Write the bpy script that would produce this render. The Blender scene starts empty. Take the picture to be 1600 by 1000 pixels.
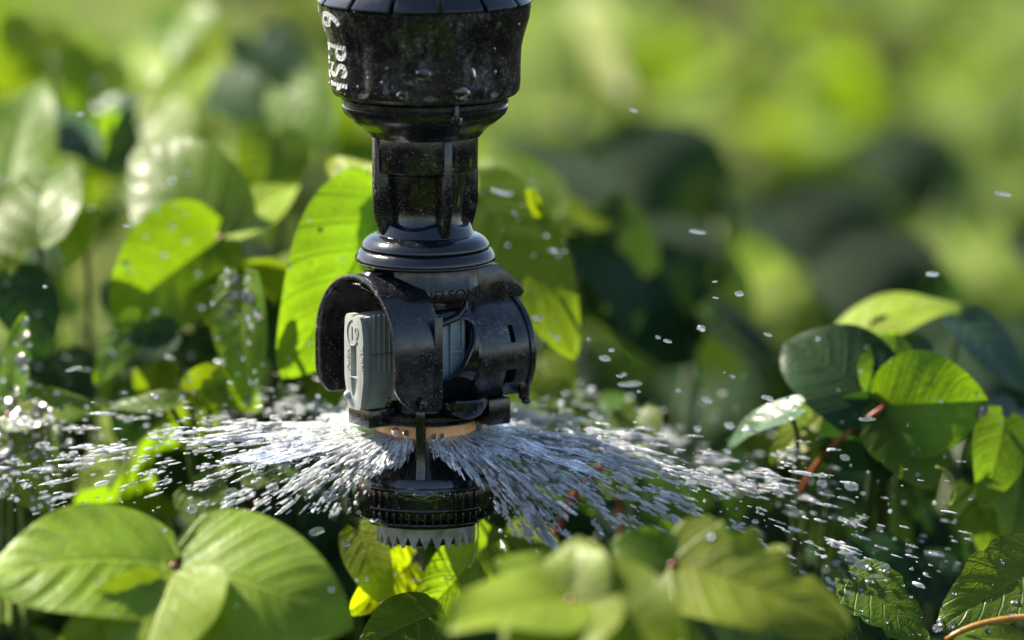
import bpy, bmesh, math, random
from mathutils import Vector, Matrix, noise
R = math.radians
sc = bpy.context.scene
C = sc.collection

# ------------------------------------------------------------------ camera, sky, sun
S = 0.00018                      # metres covered by one photo pixel at the sprinkler
Z0 = 0.62                        # height of photo row 500 on the sprinkler's axis
PITCH = R(10.0)
DIST = 1.6
cam_d = bpy.data.cameras.new('camera')
cam = bpy.data.objects.new('camera', cam_d); C.objects.link(cam)
TGT = Vector((135 * S, 0, Z0))
CAM = TGT + DIST * Vector((0, -math.cos(PITCH), math.sin(PITCH)))
cam.location = CAM
cam.rotation_euler = (math.pi / 2 - PITCH, 0, 0)
cam_d.lens = 200; cam_d.sensor_width = 36
cam_d.clip_start = 0.05; cam_d.clip_end = 200
cam_d.dof.use_dof = True
cam_d.dof.focus_distance = 1.588
cam_d.dof.aperture_fstop = 4.6
sc.camera = cam

SUN = Vector((-0.60, 0.38, 0.70)).normalized()
w = bpy.data.worlds.new('World'); sc.world = w; w.use_nodes = True
nt = w.node_tree; nt.nodes.clear()
sky = nt.nodes.new('ShaderNodeTexSky'); sky.sky_type = 'NISHITA'; sky.sun_disc = False
sky.sun_elevation = math.asin(SUN.z); sky.sun_rotation = math.atan2(SUN.x, SUN.y)
bgd = nt.nodes.new('ShaderNodeBackground'); bgd.inputs[1].default_value = 0.068
wo = nt.nodes.new('ShaderNodeOutputWorld')
nt.links.new(sky.outputs[0], bgd.inputs[0]); nt.links.new(bgd.outputs[0], wo.inputs[0])
sun_d = bpy.data.lights.new('sun', 'SUN'); sun_d.energy = 5.0; sun_d.angle = R(0.5); sun_d.color = (1.0, 0.92, 0.76)
sun = bpy.data.objects.new('sun', sun_d); C.objects.link(sun)
sun.rotation_euler = (-SUN).to_track_quat('-Z', 'Y').to_euler()
sun.location = (0, 0, 3)
sc.view_settings.view_transform = 'Standard'; sc.view_settings.look = 'None'
sc.view_settings.gamma = 1; sc.view_settings.use_curve_mapping = False
sc.view_settings.exposure = 1.95
cy = sc.cycles
cy.max_bounces = 10; cy.transmission_bounces = 8; cy.transparent_max_bounces = 12
cy.diffuse_bounces = 4; cy.glossy_bounces = 4
cy.sample_clamp_indirect = 6; cy.sample_clamp_direct = 0
cy.caustics_reflective = False; cy.caustics_refractive = False
try:
    cy.use_denoising = True; cy.denoiser = 'OPENIMAGEDENOISE'
except Exception:
    pass

FX = 1600 * 200 / 36             # focal length in photo pixels
FWD = Vector((0, math.cos(PITCH), -math.sin(PITCH)))
UP = Vector((0, math.sin(PITCH), math.cos(PITCH)))
def at(px, py, y):
    """the world point seen at a photo pixel, at distance y behind the sprinkler's axis"""
    d = FWD + Vector((1, 0, 0)) * ((px - 800) / FX) + UP * ((500 - py) / FX)
    return CAM + d * ((y - CAM.y) / d.y)

# ------------------------------------------------------------------ materials
def mat(name):
    m = bpy.data.materials.new(name); m.use_nodes = True
    n = m.node_tree; n.nodes.clear()
    out = n.nodes.new('ShaderNodeOutputMaterial')
    return m, n, out
def node(n, typ, **kw):
    x = n.nodes.new(typ)
    for k, v in kw.items():
        if k.startswith('_'): setattr(x, k[1:], v)
        else: x.inputs[k.replace('__', ' ')].default_value = v
    return x
def math_(n, op, a, b=None, clamp=False):
    x = n.nodes.new('ShaderNodeMath'); x.operation = op; x.use_clamp = clamp
    for i, v in enumerate((a, b)):
        if v is None: continue
        if isinstance(v, (int, float)): x.inputs[i].default_value = v
        else: n.links.new(v, x.inputs[i])
    return x.outputs[0]
def step(n, v, lo, hi):
    x = n.nodes.new('ShaderNodeMapRange'); x.interpolation_type = 'SMOOTHSTEP'
    n.links.new(v, x.inputs[0]); x.inputs[1].default_value = lo; x.inputs[2].default_value = hi
    return x.outputs[0]
def mixc(n, f, a, b, mode='MIX'):
    x = n.nodes.new('ShaderNodeMix'); x.data_type = 'RGBA'; x.blend_type = mode
    for i, v in ((0, f), (6, a), (7, b)):
        if isinstance(v, (int, float)): x.inputs[i].default_value = v
        elif isinstance(v, tuple): x.inputs[i].default_value = v if len(v) == 4 else (*v, 1)
        else: n.links.new(v, x.inputs[i])
    return x.outputs[2]
def tex(n, co, scale, detail=3, rough=.6, vec_scale=None):
    if vec_scale:
        mp = n.nodes.new('ShaderNodeMapping'); mp.inputs['Scale'].default_value = vec_scale
        n.links.new(co, mp.inputs[0]); co = mp.outputs[0]
    t = n.nodes.new('ShaderNodeTexNoise'); t.inputs['Scale'].default_value = scale
    t.inputs['Detail'].default_value = detail; t.inputs['Roughness'].default_value = rough
    n.links.new(co, t.inputs[0]); return t.outputs[0]
def bump(n, h, dist, strength=1.0):
    b = n.nodes.new('ShaderNodeBump'); b.inputs['Strength'].default_value = strength
    b.inputs['Distance'].default_value = dist; n.links.new(h, b.inputs['Height']); return b.outputs[0]

def black_plastic(name, dirt=.5, base=(.004, .0042, .005), rough=.20):
    """wet black moulded plastic with dried mineral specks"""
    m, n, out = mat(name)
    tc = n.nodes.new('ShaderNodeTexCoord'); co = tc.outputs['Object']
    patch = step(n, tex(n, co, 75 if dirt < 1.2 else 48, 4, .65), .60 - .16 * dirt, .76 - .12 * dirt)
    specks = step(n, tex(n, co, 1150, 4, .75), .52, .66)
    film = step(n, tex(n, co, 260, 4, .65, (1, 1, .55)), .42, .72)
    fine = step(n, tex(n, co, 1700, 3, .65), .60, .72)
    d1 = math_(n, 'MULTIPLY', patch, math_(n, 'MULTIPLY', specks, film))
    d2 = math_(n, 'MULTIPLY', fine, min(.5, .5 * dirt))
    d = math_(n, 'MAXIMUM', d1, d2)
    haze_ = math_(n, 'MULTIPLY', math_(n, 'MULTIPLY', patch, film), .08 * dirt)
    f = math_(n, 'MULTIPLY', math_(n, 'ADD', d, haze_, True), .85)
    col = mixc(n, f, base, (.40, .39, .35))
    p = node(n, 'ShaderNodeBsdfPrincipled', IOR=1.5)
    n.links.new(col, p.inputs['Base Color'])
    rr = n.nodes.new('ShaderNodeMapRange'); n.links.new(tex(n, co, 130, 3), rr.inputs[0])
    rr.inputs[1].default_value = .35; rr.inputs[2].default_value = .65
    rr.inputs[3].default_value = rough * .5; rr.inputs[4].default_value = rough * 1.5
    n.links.new(math_(n, 'ADD', rr.outputs[0], math_(n, 'MULTIPLY', d, .45), True), p.inputs['Roughness'])
    p.inputs['Coat Weight'].default_value = .25; p.inputs['Coat Roughness'].default_value = .06
    h = math_(n, 'ADD', math_(n, 'MULTIPLY', d, .5), math_(n, 'MULTIPLY', tex(n, co, 420, 3), .8))
    n.links.new(bump(n, h, .00018, .6), p.inputs['Normal'])
    n.links.new(p.outputs[0], out.inputs[0]); return m

def simple(name, col, rough=.45, var=.2, scale=300, bumpd=.00006, ior=1.45, trans=0, sss=0):
    m, n, out = mat(name)
    tc = n.nodes.new('ShaderNodeTexCoord'); co = tc.outputs['Object']
    t = tex(n, co, scale, 4)
    c = mixc(n, step(n, t, .3, .7), tuple(x * (1 - var) for x in col), tuple(min(1, x * (1 + var)) for x in col))
    p = node(n, 'ShaderNodeBsdfPrincipled', Roughness=rough, IOR=ior)
    n.links.new(c, p.inputs['Base Color'])
    if sss:
        p.inputs['Subsurface Weight'].default_value = sss
        p.inputs['Subsurface Radius'].default_value = (.002, .0015, .001); p.inputs['Subsurface Scale'].default_value = .5
    if trans: p.inputs['Transmission Weight'].default_value = trans
    n.links.new(bump(n, tex(n, co, scale * 4, 3), bumpd, .5), p.inputs['Normal'])
    n.links.new(p.outputs[0], out.inputs[0]); return m

def leaf_material(name, base, trans, tfac=.42, rough=.40, wet=.0, spots=0, ior=1.30):
    m, n, out = mat(name)
    uv = n.nodes.new('ShaderNodeUVMap'); uv.uv_map = 'UVMap'
    sp = n.nodes.new('ShaderNodeSeparateXYZ'); n.links.new(uv.outputs[0], sp.inputs[0])
    tc = n.nodes.new('ShaderNodeTexCoord'); co = tc.outputs['Object']
    oi = n.nodes.new('ShaderNodeObjectInfo')
    au = math_(n, 'ABSOLUTE', math_(n, 'SUBTRACT', math_(n, 'MULTIPLY', sp.outputs[0], 2), 1))
    mid = math_(n, 'SUBTRACT', 1, step(n, au, .008, .045))
    c = math_(n, 'SUBTRACT', sp.outputs[1], math_(n, 'MULTIPLY', au, .30))
    fr = math_(n, 'FRACT', math_(n, 'MULTIPLY', math_(n, 'ADD', c, 1), 6.0))
    dist = math_(n, 'ABSOLUTE', math_(n, 'SUBTRACT', fr, .5))
    side = math_(n, 'SUBTRACT', 1, step(n, dist, .012, .10))
    net = n.nodes.new('ShaderNodeTexVoronoi'); net.feature = 'DISTANCE_TO_EDGE'
    net.inputs['Scale'].default_value = 420; n.links.new(co, net.inputs[0])
    netv = math_(n, 'SUBTRACT', 1, step(n, net.outputs[0], .0, .16))
    vein = math_(n, 'MAXIMUM', mid, math_(n, 'MULTIPLY', side, .7))
    vein = math_(n, 'MAXIMUM', vein, math_(n, 'MULTIPLY', netv, .22))
    big = tex(n, co, 55, 4, .6)
    hs = n.nodes.new('ShaderNodeHueSaturation')
    hmr = n.nodes.new('ShaderNodeMapRange'); n.links.new(oi.outputs['Random'], hmr.inputs[0])
    hmr.inputs[3].default_value = .485; hmr.inputs[4].default_value = .515
    vmr = n.nodes.new('ShaderNodeMapRange'); n.links.new(math_(n, 'FRACT', math_(n, 'MULTIPLY', oi.outputs['Random'], 7.3)), vmr.inputs[0])
    vmr.inputs[3].default_value = .72; vmr.inputs[4].default_value = 1.25
    b1 = mixc(n, step(n, big, .3, .7), tuple(x * .8 for x in base), tuple(x * 1.2 for x in base))
    b2 = mixc(n, math_(n, 'MULTIPLY', vein, .5), b1, (base[0] * 2.0 + .03, base[1] * 1.6 + .03, base[2] * 1.6 + .01))
    sv = step(n, tex(n, co, 210 if spots else 330, 3, .6), .64 if spots else .70, .69 if spots else .74)
    b2 = mixc(n, math_(n, 'MULTIPLY', sv, .8 if spots else .6), b2, (.06, .038, .012))
    yl = step(n, tex(n, co, 34, 3, .55), .56, .74)
    b2 = mixc(n, math_(n, 'MULTIPLY', yl, .35), b2, (base[0] * 1.7, base[1] * 1.15, base[2]))
    n.links.new(b2, hs.inputs['Color']); n.links.new(hmr.outputs[0], hs.inputs['Hue']); n.links.new(vmr.outputs[0], hs.inputs['Value'])
    t1 = mixc(n, math_(n, 'MULTIPLY', math_(n, 'MAXIMUM', vein, math_(n, 'MULTIPLY', netv, .55)), .65), mixc(n, step(n, big, .3, .7), tuple(x * .72 for x in trans), tuple(x * 1.15 for x in trans)), tuple(x * .55 for x in trans))
    hs2 = n.nodes.new('ShaderNodeHueSaturation'); n.links.new(t1, hs2.inputs['Color'])
    n.links.new(hmr.outputs[0], hs2.inputs['Hue']); n.links.new(vmr.outputs[0], hs2.inputs['Value'])
    p = node(n, 'ShaderNodeBsdfPrincipled', IOR=ior)
    rmix = n.nodes.new('ShaderNodeMapRange'); n.links.new(tex(n, co, 140, 3), rmix.inputs[0])
    rmix.inputs[1].default_value = .35; rmix.inputs[2].default_value = .65
    rmix.inputs[3].default_value = rough - .12 - wet * .1; rmix.inputs[4].default_value = rough + .15
    n.links.new(rmix.outputs[0], p.inputs['Roughness'])
    n.links.new(hs.outputs[0], p.inputs['Base Color'])
    h = math_(n, 'ADD', math_(n, 'MULTIPLY', vein, -.8), math_(n, 'MULTIPLY', tex(n, co, 700, 3), .35))
    bn = bump(n, h, .0004, .7); n.links.new(bn, p.inputs['Normal'])
    tr = n.nodes.new('ShaderNodeBsdfTranslucent'); n.links.new(hs2.outputs[0], tr.inputs[0]); n.links.new(bn, tr.inputs['Normal'])
    mx = n.nodes.new('ShaderNodeMixShader'); mx.inputs[0].default_value = tfac
    n.links.new(p.outputs[0], mx.inputs[1]); n.links.new(tr.outputs[0], mx.inputs[2])
    n.links.new(mx.outputs[0], out.inputs[0]); return m

def water_material(name, rough=.04, white=.0, ior=1.33, b=0.0, bscale=500, streak=None):
    m, n, out = mat(name)
    tc = n.nodes.new('ShaderNodeTexCoord'); co = tc.outputs['Object']; vs_ = None
    if streak: co = tc.outputs['UV']; vs_ = streak
    p = node(n, 'ShaderNodeBsdfPrincipled', Roughness=rough, IOR=ior)
    p.inputs['Base Color'].default_value = (1, 1, 1, 1); p.inputs['Transmission Weight'].default_value = 1
    nrm = None
    if b:
        nrm = bump(n, tex(n, co, bscale, 3, .6, vs_), b, .9); n.links.new(nrm, p.inputs['Normal'])
    sh = p.outputs[0]
    if white:
        d = n.nodes.new('ShaderNodeBsdfDiffuse'); d.inputs[0].default_value = (.95, .96, .98, 1)
        tr = n.nodes.new('ShaderNodeBsdfTranslucent'); tr.inputs[0].default_value = (.95, .96, .98, 1)
        gl = n.nodes.new('ShaderNodeBsdfGlossy'); gl.inputs[0].default_value = (.9, .93, 1, 1); gl.inputs['Roughness'].default_value = .12
        if nrm:
            n.links.new(nrm, gl.inputs['Normal'])
        mm = n.nodes.new('ShaderNodeMixShader'); mm.inputs[0].default_value = .5
        n.links.new(d.outputs[0], mm.inputs[1]); n.links.new(tr.outputs[0], mm.inputs[2])
        m3 = n.nodes.new('ShaderNodeMixShader'); m3.inputs[0].default_value = .28
        n.links.new(mm.outputs[0], m3.inputs[1]); n.links.new(gl.outputs[0], m3.inputs[2])
        m2 = n.nodes.new('ShaderNodeMixShader')
        f = math_(n, 'MULTIPLY', step(n, tex(n, co, bscale * .6, 4, .7, vs_), .38, .60), white)
        n.links.new(f, m2.inputs[0])
        n.links.new(sh, m2.inputs[1]); n.links.new(m3.outputs[0], m2.inputs[2]); sh = m2.outputs[0]
    n.links.new(sh, out.inputs[0]); return m

M_BLACK = black_plastic('wet_black_plastic', .55)
M_BLACKD = black_plastic('speckled_black_plastic', 1.0)
M_HOUSING = black_plastic('dusty_black_housing_plastic', 1.5, (.004, .0042, .005), .22)
M_HOOD = black_plastic('dusty_blue_black_plastic', .9, (.005, .006, .009), .26)
M_CLEANB = black_plastic('glossy_black_plastic', .1, (.004, .005, .007), .13)
M_GREY = simple('grey_nozzle_plastic', (.27, .28, .265), .40, .07)
M_GREYIN = simple('dark_grey_nozzle_plastic', (.20, .25, .29), .35, .1)
M_SLOT = simple('slot_shade_grey', (.16, .17, .16), .5, .1)
M_ORANGE = simple('orange_plate_plastic', (.80, .36, .10), .3, .1)
M_TOOTH = simple('pale_toothed_plastic', (.34, .33, .31), .40, .35, 260, sss=.0)
M_PRINT = simple('white_print_ink', (.50, .51, .51), .5, .05)
def hatch():
    m, n, out = mat('hatched_white_ink')
    tc = n.nodes.new('ShaderNodeTexCoord')
    wv = n.nodes.new('ShaderNodeTexWave'); wv.inputs['Scale'].default_value = 320; wv.bands_direction = 'DIAGONAL'
    mp = n.nodes.new('ShaderNodeMapping'); mp.inputs['Rotation'].default_value = (0, R(25), R(-30))
    n.links.new(tc.outputs['Object'], mp.inputs[0]); n.links.new(mp.outputs[0], wv.inputs[0])
    f = step(n, wv.outputs[1], .22, .42)
    p = node(n, 'ShaderNodeBsdfPrincipled', Roughness=.45)
    n.links.new(mixc(n, f, (.02, .02, .022), (.48, .49, .50)), p.inputs['Base Color'])
    n.links.new(p.outputs[0], out.inputs[0]); return m
M_HATCH = hatch()
M_BEAD = water_material('leaf_water_bead', .06, 0, 1.5)
M_DROP = water_material('flying_water', .05, .85, 1.33, .0005, 900)
M_DROP1 = water_material('clear_flying_drop', .03, .10, 1.33, .0002, 500)
M_SPRAY = water_material('aerated_water', .07, .95, 1.33, .0005, 10, (1, 1, 1))
M_CLING = water_material('clinging_water', .02, 0, 1.33)

M_LEAF = {
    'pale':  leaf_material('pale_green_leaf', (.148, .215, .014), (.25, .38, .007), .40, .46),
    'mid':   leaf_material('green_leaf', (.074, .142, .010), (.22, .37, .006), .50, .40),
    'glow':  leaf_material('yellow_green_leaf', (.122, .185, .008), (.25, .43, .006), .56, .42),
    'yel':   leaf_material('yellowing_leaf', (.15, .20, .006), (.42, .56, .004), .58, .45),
    'dark':  leaf_material('dark_and_shaded_green_leaf', (.016, .048, .016), (.05, .11, .010), .28, .52, 0, 0, 1.2),  # dark green leaves, darkened further to carry the shade between plants
    'blue':  leaf_material('waxy_leaf', (.040, .080, .040), (.08, .15, .02), .25, .30, .6),
    'spot':  leaf_material('holed_green_leaf', (.065, .135, .010), (.22, .36, .006), .48, .40, 0, 1),
}
M_STEM = simple('green_stem', (.05, .075, .018), .45, .2, 200)
M_STEMR = simple('reddish_stem', (.24, .07, .035), .42, .25, 200)
M_STEMO = simple('orange_stem', (.30, .15, .025), .35, .25, 200)
M_TENDRIL = simple('yellow_green_tendril', (.16, .19, .01), .4, .2, 200)
M_NODE = simple('red_node', (.13, .012, .018), .4, .25, 200)
def soil():
    m, n, out = mat('moist_soil')
    tc = n.nodes.new('ShaderNodeTexCoord'); co = tc.outputs['Object']
    p = node(n, 'ShaderNodeBsdfPrincipled', Roughness=.95, IOR=1.1)
    n.links.new(mixc(n, tex(n, co, 30, 6, .7), (.006, .005, .0035), (.018, .013, .009)), p.inputs['Base Color'])
    n.links.new(bump(n, tex(n, co, 60, 6, .7), .02, .8), p.inputs['Normal'])
    n.links.new(p.outputs[0], out.inputs[0]); return m
M_SOIL = soil()

# ------------------------------------------------------------------ helpers
def tag(o, label=None, cat=None, group=None, kind=None):
    for k, v in (('label', label), ('category', cat), ('group', group), ('kind', kind)):
        if v: o[k] = v
    return o
def empty(name, loc=(0, 0, 0)):
    o = bpy.data.objects.new(name, None); C.objects.link(o); o.location = loc; o.empty_display_size = .02
    return o
def link(name, me, m=None, parent=None, angle=40):
    if m is not None and not me.materials: me.materials.append(m)
    me.polygons.foreach_set('use_smooth', [True] * len(me.polygons))
    if angle: me.set_sharp_from_angle(angle=R(angle))
    me.name = name
    o = bpy.data.objects.new(name, me); C.objects.link(o)
    if parent: o.parent = parent
    return o
class MB:
    """collects vertices and faces (in photo pixels, scaled to metres when built)"""
    def __init__(s): s.v = []; s.f = []
    def add(s, vs, fs):
        k = len(s.v); s.v += [tuple(x) for x in vs]; s.f += [tuple(i + k for i in f) for f in fs]; return s
    def mesh(s, sc_=S):
        me = bpy.data.meshes.new('m')
        me.from_pydata([(x * sc_, y * sc_, z * sc_) for x, y, z in s.v], [], s.f); me.update()
        return me
    def box(s, c, d, rot=None):
        vs = [Vector((x * d[0] / 2, y * d[1] / 2, z * d[2] / 2)) for x in (-1, 1) for y in (-1, 1) for z in (-1, 1)]
        if rot is not None: vs = [rot @ v for v in vs]
        vs = [v + Vector(c) for v in vs]
        return s.add(vs, [(0, 1, 3, 2), (4, 6, 7, 5), (0, 4, 5, 1), (2, 3, 7, 6), (0, 2, 6, 4), (1, 5, 7, 3)])
    def ell(s, c, r, seg=20, rings=12, rot=None, jit=0, seed=0):
        vs, fs = [], []
        for i in range(rings + 1):
            a = math.pi * i / rings
            for j in range(seg):
                b = 2 * math.pi * j / seg
                v = Vector((math.sin(a) * math.cos(b), math.sin(a) * math.sin(b), math.cos(a)))
                if jit: v *= 1 + jit * noise.noise(v * 1.6 + Vector((seed, seed * .7, 0)))
                v = Vector((v.x * r[0], v.y * r[1], v.z * r[2]))
                if rot is not None: v = rot @ v
                vs.append(v + Vector(c))
        for i in range(rings):
            for j in range(seg):
                fs.append((i * seg + j, (i + 1) * seg + j, (i + 1) * seg + (j + 1) % seg, i * seg + (j + 1) % seg))
        return s.add(vs, fs)
    def lathe(s, prof, n=96, rf=None, a0=0, a1=2 * math.pi, closed=False):
        """prof = (radius, z) rows; angle 0 faces the camera (-y), positive to the right"""
        full = abs(a1 - a0 - 2 * math.pi) < 1e-6
        m = n if full else n + 1
        vs, fs = [], []
        for i, (r, z) in enumerate(prof):
            for j in range(m):
                a = a0 + (a1 - a0) * j / n
                rr, zz = (r, z) if rf is None else rf(a, r, z, i)
                vs.append((rr * math.sin(a), -rr * math.cos(a), zz))
        rows = len(prof)
        for i in range(rows if closed else rows - 1):
            i2 = (i + 1) % rows
            for j in range(n):
                j2 = (j + 1) % m if full else j + 1
                fs.append((i * m + j, i * m + j2, i2 * m + j2, i2 * m + j))
        if not full and closed:
            fs.append(tuple(i * m for i in range(rows)))
            fs.append(tuple(i * m + n for i in reversed(range(rows))))
        return s.add(vs, fs)
    def prism(s, poly, o, ax, ay, an, th):
        """polygon in the plane (ax, ay) through o, extruded by th along an"""
        ax, ay, an, o = Vector(ax), Vector(ay), Vector(an), Vector(o)
        n = len(poly)
        vs = [o + ax * x + ay * y for x, y in poly] + [o + ax * x + ay * y + an * th for x, y in poly]
        fs = [tuple(range(n))[::-1], tuple(range(n, 2 * n))] + [(i, (i + 1) % n, n + (i + 1) % n, n + i) for i in range(n)]
        return s.add(vs, fs)
    def tube(s, pts, rad, n=8, cap=True):
        pts = [Vector(p) for p in pts]; vs, fs = [], []
        for i, p in enumerate(pts):
            d = (pts[min(i + 1, len(pts) - 1)] - pts[max(i - 1, 0)]).normalized()
            a = d.cross(Vector((.31, .87, .4))).normalized(); b = d.cross(a)
            r = rad[i] if isinstance(rad, (list, tuple)) else rad
            for j in range(n):
                t = 2 * math.pi * j / n
                vs.append(p + (a * math.cos(t) + b * math.sin(t)) * r)
        for i in range(len(pts) - 1):
            for j in range(n):
                fs.append((i * n + j, i * n + (j + 1) % n, (i + 1) * n + (j + 1) % n, (i + 1) * n + j))
        if cap:
            fs.append(tuple(range(n))[::-1]); k = (len(pts) - 1) * n; fs.append(tuple(range(k, k + n)))
        return s.add(vs, fs)
def fixn(me):
    bm = bmesh.new(); bm.from_mesh(me)
    bmesh.ops.remove_doubles(bm, verts=bm.verts, dist=1e-7)
    bmesh.ops.recalc_face_normals(bm, faces=bm.faces); bm.to_mesh(me); bm.free(); me.update()
    return me
def baked(mb, bevel=0, seg=2, cuts=(), sub=0, sc_=S, limit=35):
    """mesh of mb after boolean cuts and a bevel"""
    me = fixn(mb.mesh(sc_)); o = bpy.data.objects.new('temporary', me); C.objects.link(o)
    tmp = []
    for c in cuts:
        cm = fixn(c.mesh(sc_)); co = bpy.data.objects.new('temporary', cm); C.objects.link(co); tmp.append(co)
        md = o.modifiers.new('b', 'BOOLEAN'); md.operation = 'DIFFERENCE'; md.solver = 'EXACT'; md.object = co
    if bevel:
        md = o.modifiers.new('v', 'BEVEL'); md.width = bevel * sc_; md.segments = seg; md.limit_method = 'ANGLE'; md.angle_limit = R(limit)
        md.use_clamp_overlap = True
    if sub:
        md = o.modifiers.new('s', 'SUBSURF'); md.levels = sub; md.render_levels = sub
    dg = bpy.context.evaluated_depsgraph_get(); dg.update()
    res = bpy.data.meshes.new_from_object(o.evaluated_get(dg), preserve_all_data_layers=False, depsgraph=dg)
    for t in tmp + [o]:
        d = t.data; bpy.data.objects.remove(t); bpy.data.meshes.remove(d)
    return res
def text_geo(body, size, extrude=0, outline=0, spacing=1.0, bold=0):
    cu = bpy.data.curves.new('t', 'FONT'); cu.body = body; cu.size = size; cu.extrude = extrude; cu.space_character = spacing
    cu.resolution_u = 6; cu.offset = bold
    if outline: cu.fill_mode = 'NONE'; cu.bevel_depth = outline; cu.bevel_resolution = 0; cu.extrude = 0
    o = bpy.data.objects.new('temporary', cu); C.objects.link(o)
    dg = bpy.context.evaluated_depsgraph_get(); dg.update()
    me = bpy.data.meshes.new_from_object(o.evaluated_get(dg))
    vs = [tuple(v.co) for v in me.vertices]; fs = [tuple(p.vertices) for p in me.polygons]
    bpy.data.objects.remove(o); bpy.data.curves.remove(cu); bpy.data.meshes.remove(me)
    return vs, fs

# ------------------------------------------------------------------ ground
gm = bpy.data.meshes.new('ground')
gv, gf = [], []
for i in range(61):
    for j in range(61):
        x, y = -6 + 12 * i / 60, -4 + 16 * j / 60
        gv.append((x, y, .02 * noise.noise(Vector((x * 2, y * 2, 0)))))
for i in range(60):
    for j in range(60):
        gf.append((i * 61 + j, (i + 1) * 61 + j, (i + 1) * 61 + j + 1, i * 61 + j + 1))
gm.from_pydata(gv, [], gf)
tag(link('ground', gm, M_SOIL, None, 0), kind='structure')

# ------------------------------------------------------------------ the sprinkler (all in photo pixels about its axis)
spr = empty('sprinkler', (0, 0, Z0))
tag(spr, 'wet black plastic irrigation sprinkler hanging nozzle down over the crop with grey insert', 'sprinkler')
Z = lambda py: (500 - py) / .985
K = Vector((0, 0, 1))
def part(name, mb, m, parent=spr, bevel=0, angle=40, **kw):
    me = baked(mb, bevel, **kw) if (bevel or kw) else fixn(mb.mesh())
    return link(name, me, m, parent, angle)

# pressure regulator housing with eight shallow lobes
VALL = [R(-41 + 45 * k) for k in range(8)]
def lobe(a):
    d = min(abs((a - v + math.pi) % (2 * math.pi) - math.pi) for v in VALL)
    return math.exp(-(d / R(5.5)) ** 2)
def cap_r(z):
    py = 500 - z * .985
    k = [(8, 165), (30, 163), (45, 158.5), (60, 154), (75, 151), (100, 150), (132, 149.5), (141, 147), (147, 142), (150, 136)]
    if py <= k[0][0]: return k[0][1]
    for (a, ra), (b, rb) in zip(k, k[1:]):
        if py <= b: return ra + (rb - ra) * (py - a) / (b - a)
    return k[-1][1]
def cap_fun(a, r, z, i):
    py = 500 - z * .985
    f = max(0, min(1, (py - 22) / 14)) * max(0, min(1, (146 - py) / 10))
    return r * (1 - .05 * lobe(a) * f), z
prof = [(cap_r(Z(p)), Z(p)) for p in [9, 13, 18, 24, 27, 30, 36, 42, 48, 55, 60, 65, 70, 76, 84, 92, 100, 110, 120, 128, 134, 138, 141, 144, 147, 149]]
prof = [(150, Z(6)), (163, Z(8))] + prof + [(133, Z(151)), (120, Z(152)), (20, Z(152))]
housing = part('regulator_housing', MB().lathe(prof, 256, cap_fun), M_HOUSING)
# segmented collar above it
ringm = MB()
NSEG = 14
for k in range(NSEG):
    a = R(-4 + 360 / NSEG * k)
    h = R(360 / NSEG / 2 - 1.3)
    ringm2 = MB().lathe([(120, Z(6)), (165, Z(7.5)), (168, Z(5)), (167, Z(2)), (152, Z(-14)), (150, Z(-40)), (120, Z(-40))], 14, None, a - h, a + h, True)
    part('collar_segment', ringm2, M_CLEANB, housing, bevel=1.6)
part('collar_core', MB().lathe([(10, Z(8)), (148, Z(8)), (148, Z(-60)), (60, Z(-60)), (60, Z(-75)), (10, Z(-75))], 96), M_BLACK, spr)
dp = part('drop_pipe', MB().lathe([(60, Z(-60)), (60, Z(-900)), (10, Z(-900))], 48), M_BLACK, spr)

# printing on the housing
def wrap(vs, a0, z_top, kx, ky, lift=.5):
    out = []
    for x, y, zz in vs:
        z = z_top - x * kx
        r0 = cap_r(z); a = a0 + y * ky / 150
        r, _ = cap_fun(a, r0, z, 0); r += lift + zz * kx
        out.append((r * math.sin(a), -r * math.cos(a), z))
    return out
for body, a0, zt, kx, ky in (('6 PSI', R(-73), Z(15), 1, 1.8), ('0.4 BAR', R(-101), Z(14), .8, 1.5)):
    vs, fs = text_geo(body, 44, 0, 0, 1.16, .45)
    tmp = MB().add(vs, fs)
    # fine triangles so the print follows the curved wall
    me = tmp.mesh(1); bm = bmesh.new(); bm.from_mesh(me); bmesh.ops.triangulate(bm, faces=bm.faces)
    bmesh.ops.subdivide_edges(bm, edges=[e for e in bm.edges if e.calc_length() > 6], cuts=2, use_grid_fill=False)
    bmesh.ops.triangulate(bm, faces=bm.faces)
    vs = [tuple(v.co) for v in bm.verts]; fs = [tuple(x.index for x in f.verts) for f in bm.faces]; bm.free(); bpy.data.meshes.remove(me)
    lo = min(v[0] for v in vs); hi = max(v[0] for v in vs); k = 116 / (hi - lo)
    vs = [((x - lo), y, z) for x, y, z in vs]
    pr = MB().add(wrap(vs, a0, zt, k, ky), fs)
    p = link('printed_lettering', pr.mesh(), M_HATCH if body[0] == '6' else M_PRINT, housing, 0)
    vo, fo = text_geo(body, 44, 0, .42, 1.16, .45)
    vo = [((x - lo), y, z * .5) for x, y, z in vo]
    link('printed_outline', MB().add(wrap(vo, a0, zt, k, ky, .7), fo).mesh(), M_PRINT, p, 0)

# collar below the housing
part('housing_neck', MB().lathe([(100, Z(151)), (127, Z(152)), (130, Z(154)), (130, Z(160)), (127.5, Z(162)), (127, Z(164)), (129, Z(166)), (129, Z(170)),
     (126, Z(177)), (119, Z(184)), (110, Z(191)), (101, Z(197)), (94, Z(203)), (90, Z(208)), (87, Z(212)), (60, Z(213))], 128), M_BLACK)
nb = MB().box((48, -121, Z(172)), (7, 16, 44), Matrix.Rotation(R(22), 3, 'Z'))
part('moulding_rib', nb, M_BLACKD, bevel=1.5)

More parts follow.
